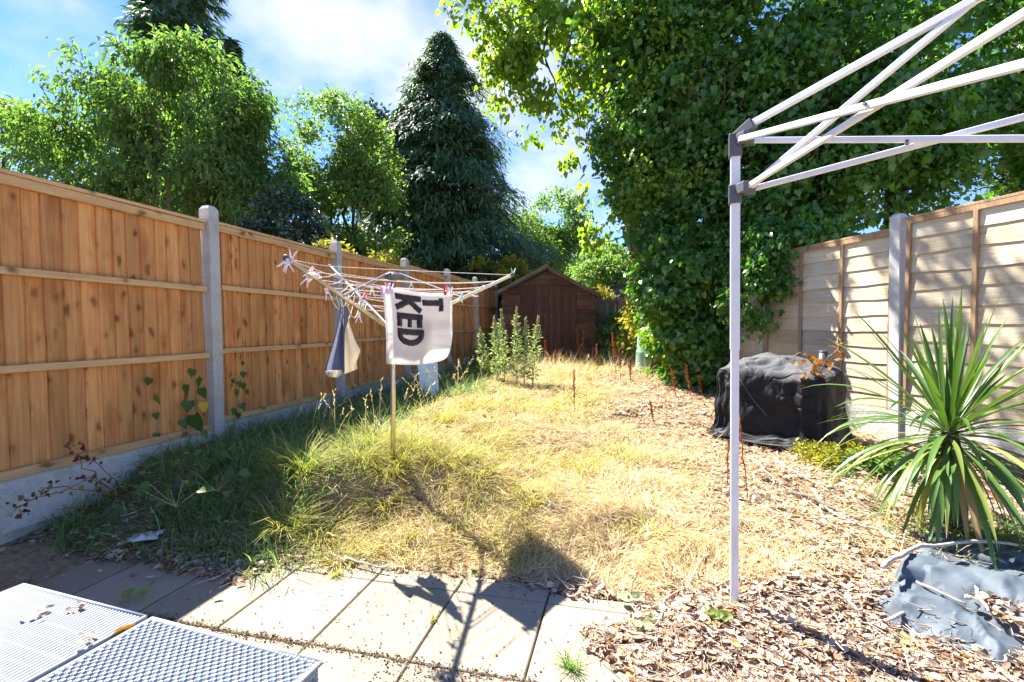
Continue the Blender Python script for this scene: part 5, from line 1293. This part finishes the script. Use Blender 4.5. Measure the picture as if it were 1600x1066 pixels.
# dark evergreen behind the right fence
dkb = (at(1400, 0, 7.6).x, 7.6); dko = Vector((dkb[0], dkb[1], .2))
dk = thing('evergreen_tree', 'dark evergreen with sky gaps standing beyond the right lap fence', 'tree', tuple(dko))
dk_bl = [pblob(1270, 260, 7.4, 95, 120, .7), pblob(1300, 110, 7.6, 130, 130, .9), pblob(1440, 70, 7.6, 150, 110, 1.0), pblob(1590, 50, 7.4, 130, 110, .9), pblob(1360, 230, 7.3, 100, 90, .7), pblob(1470, 190, 7.4, 90, 55, .6, .7), pblob(1330, 320, 7.2, 90, 45, .5),
         pblob(1230, 360, 7.2, 60, 70, .5), pblob(1590, 190, 7.4, 60, 50, .6, .6), pblob(1450, 300, 7.5, 90, 30, .5, .5), pblob(1700, 150, 7.2, 120, 160, .9), pblob(1560, 330, 7.8, 90, 40, .6, .5)]
dk_bl += bumps(dk_bl, 40, .2, .5)
leafy('foliage', m_ivy, dk, dk_bl, 3800, 14, .10, .078, dko, T_HEART, .18, droop=.7, inner=.3, up=.05, clip=lambda P: lapside(P) > .06)
put('trunk', MB().tube(bent(at(1590, 420, 8.0) - dko, at(1575, 60, 8.0) - dko, 7, .02), [.22, .21, .2, .19, .17, .15, .13, .1], 10).mesh('trunk', True), m_bark, dk)
put('trunk', MB().tube(bent((0, 0, -.2), at(1400, 60, 7.7) - dko, 7, .03), [.2, .19, .18, .17, .15, .13, .11, .09], 10).mesh('trunk', True), m_bark, dk)
put('trunk', MB().tube(bent(at(1300, 450, 7.9) - dko, at(1290, 50, 7.8) - dko, 7, .03), [.16, .15, .14, .13, .12, .1, .08, .06], 10).mesh('trunk', True), m_bark, dk)
pths = []
for i in range(34):
    a = at(RR.choice((1400, 1580, 1300)), RR.uniform(60, 320), 7.7); b = Vector((a.x + RR.uniform(-1.6, 1.6), a.y + RR.uniform(-.7, .2), a.z + RR.uniform(-.3, .7)))
    pths.append(([p - dko for p in bent(a, b, 5, .08)], [.024, .02, .016, .012, .008, .004]))
for i in range(16):
    a = at(1580, RR.uniform(240, 300), 8.0); b = at(RR.uniform(1440, 1540), RR.uniform(225, 310), 7.9); pths.append(([p - dko for p in bent(a, b, 5, .08)], [.018, .014, .012, .009, .007, .004]))
tubes_part('limb', pths, m_bark, dk, 5)
# ivy trailing over the top of the lap fence
tr_o = at(1225, 405, 6.4)
tr_i = thing('overhanging_ivy', 'ivy spilling over the far end of the lap fence', 'ivy', tuple(tr_o))
leafy('foliage', m_ivy, tr_i, [pblob(1215, 385, 6.45, 42, 36, .16), pblob(1200, 440, 6.5, 36, 36, .16), pblob(1222, 440, 6.4, 26, 26, .12), pblob(1178, 460, 6.55, 34, 46, .2), pblob(1272, 372, 6.15, 40, 14, .12)], 360, 13, .075, .062, tr_o, T_HEART, .11, droop=1.0, inner=.3, up=0)
put('stem', MB().tube(bent((.3, .5, .5), (-.1, 0, -.35), 7, .05), .014, 6).mesh('stem', True), m_bark, tr_i)
# yellow bush in front of the ivy
yb = at(1022, 560, 9.9); yo = Vector((yb.x, 9.9, Gs(yb.x, 9.9)))
yb_t = thing('yellow_bush', 'bright yellow leaved bush between compost bin and far fence', 'bush', tuple(yo))
leafy('foliage', m_yellow, yb_t, [pblob(1022, 480, 10.2, 34, 44, .5), pblob(1000, 495, 10.5, 22, 22, .4), pblob(1048, 505, 10, 26, 36, .5), pblob(985, 540, 10.6, 18, 14, .3, .8), pblob(1035, 455, 10.2, 24, 26, .4)], 420, 11, .09, .06, yo, T_LEAF, .14, inner=.3)
for i in range(7): put('stem', MB().tube(bent((RR.uniform(-.1, .1), RR.uniform(-.1, .1), -.05), (RR.uniform(-.5, .4), RR.uniform(-.2, .3), RR.uniform(.8, 1.5)), 5, .05), [.016, .014, .012, .01, .007, .004], 5).mesh('stem', True), m_bark, yb_t)
# low plants at the foot of the far fence
for (px, py, Y0, rx, ry, mt, lab) in ((948, 525, 12.4, 22, 22, m_light, 'tangled green weeds between the shed and the yellow bush'), (975, 505, 12.6, 24, 14, m_maple, 'dark green bramble in front of the mossy fence'), (1065, 585, 8.3, 22, 12, m_light, 'low green weed at the foot of the ivy'),
                                      (938, 460, 14.5, 12, 12, m_yellow, 'yellow green shrub against the small grey hut'), (1032, 590, 9.0, 22, 9, m_light, 'low green seedlings in front of the compost bin'), (756, 545, 10.2, 16, 26, m_maple, 'dark green shrub by the last fence panel')):
    p = at(px, py, Y0); o = Vector((p.x, Y0, Gs(p.x, Y0))); t = thing('weed_clump', lab, 'plant', tuple(o))
    leafy('foliage', mt, t, [pblob(px, py, Y0, rx, ry, .3)], 110, 9, .07 * Y0 / 9, .045 * Y0 / 9, o, T_LEAF, .10, inner=.2)
    tubes_part('stem', [(bent((RR.uniform(-.05, .05), 0, -.05), Vector((RR.uniform(-.2, .2), RR.uniform(-.1, .1), max(.15, p.z - o.z))), 4, .06), [.010, .008, .006, .005, .003]) for _ in range(6)], m_bark, t, 5)

# ------------------------------------------------------------------ cordyline
cpos = gp(1500, 832, .12); cpo = Vector((cpos.x, cpos.y, Gs(cpos.x, cpos.y))); crown = at(1487, 668, cpos.y) - cpo
cord_t = thing('cordyline', 'spiky green cordyline with long strap leaves in front of lap fence', 'plant', tuple(cpo))
put('trunk', MB().tube([(0, 0, -.05), (.0, .0, crown.z * .45), crown * .96], [.062, .055, .04], 12).mesh('trunk', True), m_bark, cord_t)
m_cord = m_leaf('cordyline_leaf', [(0, (.055, .125, .028)), (.5, (.105, .19, .042)), (.8, (.24, .27, .06)), (1, (.46, .42, .14))], (1.6, 1.7, .5), .22, .4, .45)
m_cord_dry = m_leaf('dry_strap_leaf', [(0, (.16, .09, .04)), (.6, (.36, .25, .12)), (1, (.52, .42, .26))], (1, 1, .8), .2, .6, .2)
def strap(parent, root, az, el, L, w, sag, mat, tw=0.0, rnd=.4):
    n = 9; V = []; Fs = []; p = Vector(root); d = Vector((math.cos(az) * math.cos(el), math.sin(az) * math.cos(el), math.sin(el)))
    for i in range(n + 1):
        t = i / n; ww = w * (.45 + 1.2 * t if t < .4 else .93 * (1 - ((t - .4) / .6) ** 2.2) + .03)
        sd = d.cross(Vector((0, 0, 1)))
        sd = Vector((-math.sin(az), math.cos(az), 0)) if sd.length < .1 else sd.normalized()
        sd = (Matrix.Rotation(tw * t, 3, d) @ sd); up = sd.cross(d).normalized()
        V += [p - sd * ww / 2 + up * ww * .16, p, p + sd * ww / 2 + up * ww * .16]
        d = (d + Vector((0, 0, -sag / n * (.4 + 1.6 * t)))).normalized(); p = p + d * (L / n)
        gz_ = .03
        if parent is cord_t and p.z < gz_: p.z = gz_
    for i in range(n):
        for b in (0, 1): Fs.append((i * 3 + b, i * 3 + b + 1, i * 3 + 4 + b, i * 3 + 3 + b))
    s = MB().add([v - Vector(root) for v in V], Fs)
    put('leaf', s.mesh('leaf', True, [rnd + (.5 if mat is m_cord_dry else 0)] * len(Fs)), mat, parent, tuple(root))
for i in range(150):
    t = i / 150
    el = rad(84 - 150 * t + RR.uniform(-12, 12)); az = i * 2.39996 + RR.uniform(-.25, .25)
    L = RR.uniform(.60, .86) * (1.0 if el > -.5 else .85)
    dry_ = t > .86 and RR.random() < .35
    root = crown + Vector((math.cos(az) * .03, math.sin(az) * .03, .03 - .16 * t))
    yel = RR.random() ** 3 * (.5 + .3 * (t > .55)) + (.18 if t > .55 else .1)
    strap(cord_t, root, az, el, L, RR.uniform(.027, .040), RR.uniform(.15, .5) if el > .7 else RR.uniform(.6, 1.3), m_cord_dry if dry_ else m_cord, RR.uniform(-.5, .5), min(1, yel))
for i in range(26):
    az = rad(-90 + RR.uniform(-110, 110)); root = Vector((math.cos(az) * .04, math.sin(az) * .04, crown.z * RR.uniform(.55, .85)))
    strap(cord_t, root + Vector((crown.x, crown.y, 0)) * .8, az, rad(RR.uniform(-5, 30)), RR.uniform(.45, .62), RR.uniform(.026, .036), RR.uniform(1.3, 2.2), m_cord_dry if RR.random() < .25 else m_cord, RR.uniform(-.4, .4), RR.uniform(.1, .5))
# grass and small weeds at its foot
X = cpo.x + .15 + rg.normal(0, .28, 900); Y = cpo.y - .12 + rg.normal(0, .16, 900); n = 900
blades('cordyline_grass', m_green, X, Y, .08 + .18 * rg.random(n), .5 + .6 * rg.random(n), .004 + .003 * rg.random(n), .4 + .7 * rg.random(n), lab='green grass blades at the foot of the cordyline')
gc = gp(1300, 712, .2); gco = Vector((gc.x, gc.y, Gs(gc.x, gc.y)))
gct = thing('sedum_mat', 'low yellow green ground plant at the foot of the covered barbecue', 'plant', tuple(gco))
leafy('foliage', m_yellow, gct, [pblob(1262, 709, 4.45, 26, 9, .14), pblob(1296, 714, 4.3, 40, 11, .18), pblob(1335, 716, 4.2, 34, 11, .18), pblob(1300, 728, 4.1, 22, 6, .12)], 480, 10, .034, .026, gco, T_LEAF, .045, inner=.1, droop=-.2)
gd = gp(1350, 745, .15); gdo = Vector((gd.x, gd.y, Gs(gd.x, gd.y)))
gdt = thing('green_weed', 'darker green leafy weed under the left leaves of the cordyline', 'plant', tuple(gdo))
leafy('foliage', m_maple, gdt, [pblob(1345, 745, 4.0, 40, 20, .18), pblob(1380, 735, 4.0, 30, 22, .15)], 220, 9, .045, .034, gdo, T_LEAF, .07, inner=.1)

# ------------------------------------------------------------------ mugwort, dock, weeds along the fence
m_mug = m_leaf('grey_green_leaf', [(0, (0.138, 0.207, 0.103)), (.5, (0.265, 0.345, 0.184)), (1, (0.529, 0.564, 0.391))], (1.4, 1.5, .6), .35, .6, .2)
m_spike = m_leaf('pale_flower_spike', [(0, (.24, .25, .13)), (1, (.52, .50, .34))], (1.1, 1.1, .7), .25, .7, .1)
m_dock = m_leaf('rusty_seed', [(0, (.20, .045, .015)), (.6, (.38, .11, .035)), (1, (.50, .22, .08))], (1.3, .9, .5), .25, .7, .15)
m_stem = m_plain('pale_plant_stem', (.30, .29, .14), .7)
m_redstem = m_plain('red_plant_stem', (.30, .10, .045), .7)
def on_ground(px, py, z0=.4):
    y = F * (HC - z0) / (py - CY)
    for _ in range(4): z0 = Gs((px - CX) / F * y, y); y = F * (HC - z0) / max(20, py - CY)
    return Vector(((px - CX) / F * y, y, z0))
for (px, py, bx_, Y0, lab) in ((750, 513, 757, 8.2, 'bluish mugwort stem nearest the fence, leftmost of its clump'), (772, 494, 778, 7.7, 'bushy pale mugwort, left half of the clump before the shed'), (783, 484, 788, 7.9, 'mugwort with the broad pale spike beside the shed corner'),
                               (807, 480, 808, 7.5, 'tallest mugwort in front of the left shed door'), (821, 496, 819, 7.4, 'thin mugwort just right of the tallest one'), (841, 495, 832, 7.5, 'leaning mugwort, rightmost of the clump by the shed')):
    o = Vector(((bx_ - CX) / F * Y0, Y0, Gs((bx_ - CX) / F * Y0, Y0))); t = thing('mugwort', lab, 'plant', tuple(o), group='mugwort stems before the shed')
    tip = at(px, py, Y0) - o; H = tip.length
    ax = bent((0, 0, 0), tip, 10, .025)
    put('stem', MB().tube(ax, [.010 - .0007 * i for i in range(11)], 6).mesh('stem', True), m_stem, t)
    def on(tt): i = np.minimum((tt * 10).astype(int), 9); f = (tt * 10 - i)[:, None]; A = npn([tuple(a) for a in ax]); return A[i] * (1 - f) + A[i + 1] * f
    n = 300; tt = .06 + .80 * rg.random(n); d = rdir(n); d[:, 2] = .35 + .5 * rg.random(n); d = unit(d)
    P = on(tt) + d * (rg.random(n) * .17 * (1.1 - tt))[:, None]
    put('leaves', scat_mesh('leaves', T_LEAF, P, d + .4 * rdir(n), np.array([0, 0, 1.]) + .5 * rdir(n), (.045 + .05 * rg.random(n)) * (1.15 - .6 * tt), .022 + 0 * tt), m_mug, t, kind='stuff')
    n = 260; tt = .70 + .30 * rg.random(n); P = on(tt) + rdir(n) * ((1.02 - tt) * .20 * rg.random(n))[:, None]
    put('flower_spike', scat_mesh('flower_spike', T_LEAF, P, np.array([0, 0, 1.]) + .8 * rdir(n), rdir(n), .02 + .02 * rg.random(n), .012 + 0 * tt), m_spike, t, kind='stuff')
for (tx, ty, bx_, by_, Y0, lab) in ((699, 517, 697, 575, 8.6, 'rusty dock stalk against the fence left of the mugwort'), (707, 520, 706, 580, 8.2, 'second rusty dock stalk against the fence beside a post'), (852, 533, 853, 565, 10.6, 'short rusty dock spike before the shed doors'),
                                    (901, 512, 905, 552, 10.9, 'tall rusty dock in front of the right shed door'), (912, 517, 909, 552, 10.8, 'rusty dock nearest the right shed corner'), (957, 520, 963, 580, 9.0, 'brown dock stalk between shed and compost bin'), (968, 545, 970, 590, 8.6, 'small brown dock stalk near the compost bin'),
                                    (897, 578, 898, 680, 5.6, 'single reddish dock stalk in the middle of the dry lawn'), (1017, 628, 1023, 682, 5.6, 'faint dock stalk on the right half of the lawn'), (1050, 577, 1057, 628, 6.9, 'rusty dock stalk in front of the ivy'), (1072, 570, 1082, 622, 6.9, 'bright rusty dock stalk under the ivy'),
                                    (1093, 588, 1098, 610, 7.0, 'short rusty dock left of the barbecue cover'), (1157, 650, 1172, 835, 3.4, 'red dock stalk just right of the gazebo leg'), (1141, 690, 1139, 790, 3.6, 'dark red stalk just left of the gazebo leg'), (932, 538, 934, 572, 9.6, 'rusty dock stalk in dry grass right of the shed'), (868, 548, 868, 580, 9.2, 'thin brown dock stalk in tall dry grass before the shed'), (985, 560, 986, 598, 8.2, 'brown dock stalk in front of the compost bin')):
    o = Vector(((bx_ - CX) / F * Y0, Y0, 0)); o.z = Gs(o.x, o.y); t = thing('dock_stalk', lab, 'plant', tuple(o), group='dry red dock stalks')
    tip = at(tx, ty, Y0) - o; ax = bent((0, 0, -.02), tip, 8, .02)
    put('stem', MB().tube(ax, [.0048 * (Y0 / 5) ** .5] * 9, 5).mesh('stem', True), m_redstem, t)
    A = npn([tuple(a) for a in ax]); n = int(90 + 18 * Y0); tt = np.where(rg.random(n) < .8, .35 + .65 * rg.random(n), rg.random(n)); i = np.minimum((tt * 8).astype(int), 7); f = (tt * 8 - i)[:, None]
    wid = .030 if Y0 > 6 else .010
    P = A[i] * (1 - f) + A[i + 1] * f + rdir(n) * (wid * (1.25 - tt) * rg.random(n))[:, None]
    put('seed_head', scat_mesh('seed_head', T_LEAF, P, rdir(n) + [0, 0, .5], rdir(n), (.014 + .012 * rg.random(n)) * (Y0 / 6) ** .6, (.011 + 0 * tt) * (Y0 / 6) ** .6), m_dock, t, kind='stuff')
m_weed = m_leaf('heart_weed_leaf', [(0, (0.042, 0.102, 0.022)), (.6, (0.078, 0.162, 0.034)), (1, (0.156, 0.228, 0.048))], (1.5, 1.6, .5), .3, .45, .35)
m_auburn = m_leaf('dying_leaf', [(0, (.24, .07, .02)), (.5, (.45, .26, .03)), (1, (.60, .45, .06))], (1.1, 1, .5), .3, .6, .2)
def fence_weed(pts, Y0, leaves, lab):
    o = at(pts[0][0], pts[0][1], Y0); t = thing('climbing_weed', lab, 'plant', tuple(o), group='tall weeds growing against the fence')
    ax = [at(a, b, Y0 + .01 * i) - o for i, (a, b) in enumerate(pts)]
    put('stem', MB().tube(ax, [.006 - .0006 * i for i in range(len(ax))], 6).mesh('stem', True), m_stem, t)
    for (px, py, sz, kind) in leaves:
        p = at(px, py, Y0 - RR.uniform(.02, .09)) - o
        near_ = min(ax, key=lambda q: (q - p).length); put('leaf_stalk', MB().tube([near_, (near_ + p) / 2 + Vector((0, 0, .01)), p], .0022, 4).mesh('leaf_stalk'), m_stem, t)
        L = sz * Y0 / F
        d = npn([[RR.uniform(-.5, .5), RR.uniform(-.3, .1), -1]]); nn = npn([[RR.uniform(-.6, .6), -1, RR.uniform(.2, .8)]])
        V, Fc = scatter(T_HEART, npn([[0, 0, 0]]), d, nn, npn([L]), npn([L * .8]))
        put('leaf', mesh_np('leaf', V, Fc, np.full(len(Fc), RR.random())), m_weed if kind == 0 else m_auburn, t, tuple(p))
fence_weed([(247, 690), (243, 660), (238, 640), (233, 622), (228, 605), (226, 590)], 3.75, [(233, 590, 15, 0), (212, 640, 30, 0), (243, 615, 20, 0), (240, 645, 13, 0), (243, 677, 13, 0), (214, 606, 16, 0), (229, 660, 12, 0), (212, 577, 11, 1), (222, 598, 10, 0), (240, 605, 9, 1)], 'tall weed with heart shaped leaves on the fence, left of three')
fence_weed([(284, 725), (291, 700), (297, 660), (302, 630), (304, 600), (305, 572)], 3.95, [(291, 600, 20, 0), (293, 625, 22, 0), (300, 646, 36, 0), (282, 655, 18, 0), (314, 590, 18, 0), (313, 605, 20, 0), (299, 575, 18, 0), (317, 628, 18, 1), (265, 676, 20, 1), (264, 697, 14, 1), (316, 672, 16, 0), (306, 578, 12, 0)], 'weed with yellowing leaves on the fence left of first concrete post')
fence_weed([(360, 680), (364, 655), (370, 630), (373, 605), (376, 585), (378, 566)], 4.35, [(380, 580, 12, 0), (371, 595, 11, 0), (378, 598, 13, 0), (371, 608, 15, 0), (385, 608, 11, 0), (375, 630, 14, 0), (366, 638, 13, 0), (372, 645, 12, 0), (362, 592, 9, 0), (380, 565, 8, 0)], 'slim weed with small leaves just right of first concrete post')
for (px, py, Y0, n_, lab) in ((315, 715, 3.75, 16, 'low broad leaved weed at the foot of the yellowing weed'), (345, 700, 3.95, 14, 'broad leaved weed at the foot of first concrete post'), (335, 745, 3.5, 8, 'clump of round leaves in the shaded grass'), (365, 665, 4.2, 8, 'small heart leaved weed in front of the second panel'), (270, 770, 3.45, 8, 'low dark leaved weed left in the shaded grass')):
    o = on_ground(px, py + 25, .3); t = thing('broad_leaved_weed', lab, 'plant', tuple(o))
    for q in range(n_):
        a = RR.uniform(0, 6.283); r = RR.uniform(.03, .16); p = Vector((math.cos(a) * r * 1.3, math.sin(a) * r, RR.uniform(.04, .14)))
        put('leaf_stalk', MB().tube([(0, 0, 0), p * .6, p], .0014, 4).mesh('leaf_stalk'), m_stem, t)
        L = RR.uniform(.045, .08); d = npn([[math.cos(a), math.sin(a) - .3, RR.uniform(-.6, 0)]]); nn = npn([[RR.uniform(-.4, .4), -.7, 1]])
        V, Fc = scatter(T_HEART, npn([[0, 0, 0]]), d, nn, npn([L]), npn([L * .9]))
        put('leaf', mesh_np('leaf', V, Fc, np.full(len(Fc), RR.random())), m_weed, t, tuple(p))
# purple bramble trailing in front of the gravel board
o = on_ground(165, 800, .15); t = thing('bramble', 'straggly purple bramble trailing in front of the concrete gravel board', 'plant', tuple(o))
m_purple = m_leaf('purple_bramble_leaf', [(0, (.07, .03, .025)), (.6, (.16, .06, .05)), (.8, (.20, .20, .06)), (1, (.36, .36, .10))], (1.2, 1, .6), .25, .6, .2)
bl = []
for q in ([(190, 790), (160, 760), (130, 730), (115, 710)], [(185, 785), (140, 745), (90, 770), (30, 790), (15, 800)], [(190, 790), (170, 750), (140, 715), (120, 690)], [(185, 780), (110, 765), (60, 765)], [(190, 800), (150, 790), (80, 800)]):
    pts = [at(a, b, 2.95 + (a - 100) * .004) - o for (a, b) in q]; sm = []
    for a, b in zip(pts[:-1], pts[1:]): sm += [a.lerp(b, f) + Vector((RR.gauss(0, .006), RR.gauss(0, .02), RR.gauss(0, .006))) for f in (0, .33, .67)]
    sm.append(pts[-1]); put('stem', MB().tube(sm, [.0032] * len(sm), 5).mesh('stem', True), m_redstem, t); bl += sm
for q in range(110):
    p = RR.choice(bl) + Vector((RR.gauss(0, .03), RR.gauss(0, .03), RR.gauss(0, .03))); L = RR.uniform(.02, .042)
    V, Fc = scatter(T_HEART, npn([[0, 0, 0]]), rdir(1), npn([[0, -1, .6]]) + .5 * rdir(1), npn([L]), npn([L * .75]))
    put('leaf', mesh_np('leaf', V, Fc, np.full(len(Fc), RR.random())), m_purple, t, tuple(p))
# weeds in the slab joints
for (px, py, k_, sz, lab) in ((893, 1055, 60, .10, 'bright green grass tuft growing in the right slab joint'), (675, 978, 26, .03, 'tiny moss tuft in the middle slab joint'), (310, 868, 90, .16, 'bright green grass tuft at the shaded slab edge'), (522, 905, 50, .07, 'yellow green tuft spilling onto the slabs')):
    o = gp(px, py, 0.0); n = k_; t = None
    az = rg.random(n) * 6.283; el = .5 + .9 * rg.random(n); D = np.stack([np.cos(az) * np.cos(el), np.sin(az) * np.cos(el), np.sin(el)], -1); H = np.stack([np.cos(az), np.sin(az), -.4 + 0 * az], -1)
    put('grass_tuft', scat_mesh('grass_tuft', T_BLADE, rg.normal(0, sz * .14, (n, 3)) * [1, 1, 0], D, H, sz * (.6 + .8 * rg.random(n)), .004 + 0 * az, .25 + .35 * rg.random(n)), m_yg if sz < .09 else m_light, None, tuple(o), label=lab, category='grass tuft')
# dandelion-like leaf by the left table, green leaves on the litter
for (px, py, sz, mt, lab) in ((195, 940, .10, m_light, 'yellow green weed in the dirt behind the left woven table'), (1112, 985, .10, m_light, 'large fallen green leaf right of the slabs'), (990, 948, .11, m_mug, 'pale crumpled leaf on litter at the slab edge'), (1005, 985, .09, m_mug, 'second pale crumpled leaf beside the slabs'), (1026, 973, .08, m_mug, 'pale curled leaf right of the two crumpled leaves'), (735, 905, .06, m_weed, 'green leaf lying on the soil at the lawn edge'), (1395, 905, .06, m_auburn, 'yellow leaf at the left end of the tarpaulin')):
    o = gp(px, py, .02); o.z = max(0, Gs(o.x, o.y)) + .025
    t = thing('fallen_leaf', lab, 'leaf', tuple(o)); c0 = RR.random() * .5 + .4
    for q in range(3 if sz > .08 else 1):
        ld = npn([[RR.uniform(-1, 1), RR.uniform(-1, 1), .05]]); s_ = sz * RR.uniform(.55, .8)
        V, Fc = scatter(T_CURL, npn([[0, 0, 0]]), ld, npn([[RR.uniform(-.5, .5), -.5, 1.]]), npn([s_]), npn([s_ * .75]))
        put('leaf', mesh_np('leaf', V, Fc, np.full(6, c0)), mt, t, (RR.gauss(0, sz * .25), RR.gauss(0, sz * .2), 0) if q else (0, 0, 0))
op = tpt(178, 992); 
V, Fc = scatter(T_CURL, npn([[0, 0, 0]]), npn([[.55, .8, .15]]), npn([[.8, -.5, .5]]), npn([.065]), npn([.024]))
put('orange_leaf', mesh_np('orange_leaf', V, Fc, np.full(6, .3)), m_auburn, None, (op.x - .02, op.y - .02, zt_ - .012), label='orange leaf caught in the gap between the woven tables', category='leaf')
for (px, py, lab) in ((45, 972, 'brown leaf scraps on the left woven table top'), (125, 1012, 'brown leaf scraps near the inner edge of the left table'), (105, 962, 'tiny pale scrap in the middle of the left table')):
    o = tpt(px, py); o.z += .006; n = 5
    V, Fc = scatter(T_CURL, rg.normal(0, .016, (n, 3)) * [1, 1, .1], rdir(n) * [1, 1, .2], np.array([0, 0, 1.]) + .4 * rdir(n), .016 + .016 * rg.random(n), .010 + .01 * rg.random(n))
    put('leaf_scrap', mesh_np('leaf_scrap', V, Fc, np.repeat(rg.random(n) * .5, 6)), m_litter, None, tuple(o), label=lab, category='leaf')

# ------------------------------------------------------------------ fallen sticks
m_stick = m_speck('bleached_stick', (.34, .27, .22), (.58, .50, .43), scale=30, dots=False)
m_stick_d = m_speck('dark_stick', (.10, .08, .07), (.24, .20, .17), scale=30, dots=False)
for (pts, r, mt, lab, z) in (
    ([(1385, 890), (1410, 872), (1450, 858), (1500, 853), (1545, 850), (1600, 856)], .013, m_stick, 'long pale branch lying across the top of the tarpaulin', .20),
    ([(1440, 915), (1480, 932), (1520, 950)], .007, m_stick, 'thin pale stick on the middle fold of the tarpaulin', .12),
    ([(1527, 908), (1540, 935), (1557, 962)], .009, m_stick, 'short thick stick standing across the tarpaulin fold', .15),
    ([(1395, 978), (1420, 965), (1445, 955)], .008, m_stick, 'pale twig across the lower tarpaulin corner', .07),
    ([(1276, 780), (1300, 805), (1340, 826), (1390, 840), (1420, 850)], .009, m_stick, 'curved pale root in litter left of the cordyline', 0),
    ([(1285, 790), (1290, 812), (1320, 835), (1370, 845)], .006, m_stick, 'thin pale root curling below the curved root', 0),
    ([(1235, 778), (1265, 783), (1300, 800), (1350, 822)], .014, m_stick_d, 'dark thick stick half buried left of the cordyline', 0),
    ([(1310, 780), (1340, 798), (1370, 806)], .007, m_stick, 'grey twig beside the dark thick stick', 0),
    ([(1170, 715), (1195, 735), (1212, 760), (1205, 772), (1180, 745)], .007, m_stick, 'looped pale twig right of the gazebo leg', 0),
    ([(1218, 705), (1218, 720), (1240, 740), (1275, 760), (1300, 775)], .008, m_stick, 'winding pale root below the barbecue', 0),
    ([(855, 651), (880, 650), (905, 651)], .013, m_stick, 'pale broken branch across the middle lawn', 0),
    ([(955, 651), (975, 652), (990, 655)], .012, m_stick_d, 'grey broken branch right of the pale one on the lawn', 0),
    ([(820, 745), (845, 770), (862, 795), (890, 810), (900, 825)], .007, m_stick, 'forked pale branch lying on the dry lawn', 0),
    ([(860, 795), (852, 806), (825, 800)], .005, m_stick, 'small side twig of pale forked branch on lawn', 0),
    ([(828, 700), (850, 692), (890, 694), (950, 690), (985, 695)], .006, m_stick, 'long thin straw coloured branch on the lawn centre', 0),
    ([(940, 828), (970, 800), (1000, 770)], .005, m_stick, 'straight thin stick on the lawn near the gazebo leg', 0),
    ([(1070, 655), (1090, 650), (1112, 648), (1118, 660)], .007, m_stick, 'hooked twig left of the barbecue cover', 0),
    ([(1100, 768), (1120, 766), (1142, 768)], .010, m_stick, 'pale short branch ending at the gazebo leg', 0),
    ([(1105, 1010), (1140, 995), (1170, 975), (1200, 968)], .010, m_stick_d, 'brown stick curving under the gazebo foot', .02),
    ([(1030, 985), (1040, 955), (1045, 940), (1075, 925), (1105, 890)], .007, m_stick, 'bent brown twig right of the crumpled leaves', .02),
    ([(1155, 960), (1200, 955), (1250, 985), (1300, 990)], .008, m_stick, 'pale stick running right from the gazebo foot', .02),
    ([(1165, 930), (1220, 960), (1260, 975)], .006, m_stick, 'thin straight stick right of the gazebo foot', .02),
    ([(535, 875), (565, 885), (600, 893)], .008, m_stick, 'pale stick at the lawn edge above the middle slab', .03),
    ([(985, 940), (990, 915), (1000, 895)], .006, m_stick_d, 'dark thin twig standing in the front leaf litter', .04),
    ([(1340, 1020), (1400, 1000), (1450, 1030), (1520, 1025)], .008, m_stick, 'pale curved stick in litter below the tarpaulin', .02),
    ([(1220, 1040), (1260, 1015), (1330, 985)], .006, m_stick, 'thin stick in the bottom right leaf litter', .02),
    ):
    P_ = []
    for (a, b) in pts:
        q = on_ground(a, b, .15) if z == 0 else gp(a, b, z)
        if z == 0: q.z += r * .9 + .012
        else: q.z = max(Gs(q.x, q.y) + r, z)
        P_.append(q)
    o = P_[0].copy(); sm = []
    for a, b in zip(P_[:-1], P_[1:]): sm += [a.lerp(b, f) - o + Vector((RR.gauss(0, .03), RR.gauss(0, .03), RR.gauss(0, .015))) * (b - a).length for f in (0, .33, .67)]
    sm.append(P_[-1] - o); m_ = len(sm)
    put('fallen_stick', MB().tube(sm, [r * (1 - .45 * i / m_) * RR.uniform(.85, 1.15) for i in range(m_)], 6).mesh('fallen_stick', True), mt, None, tuple(o), label=lab, category='stick')
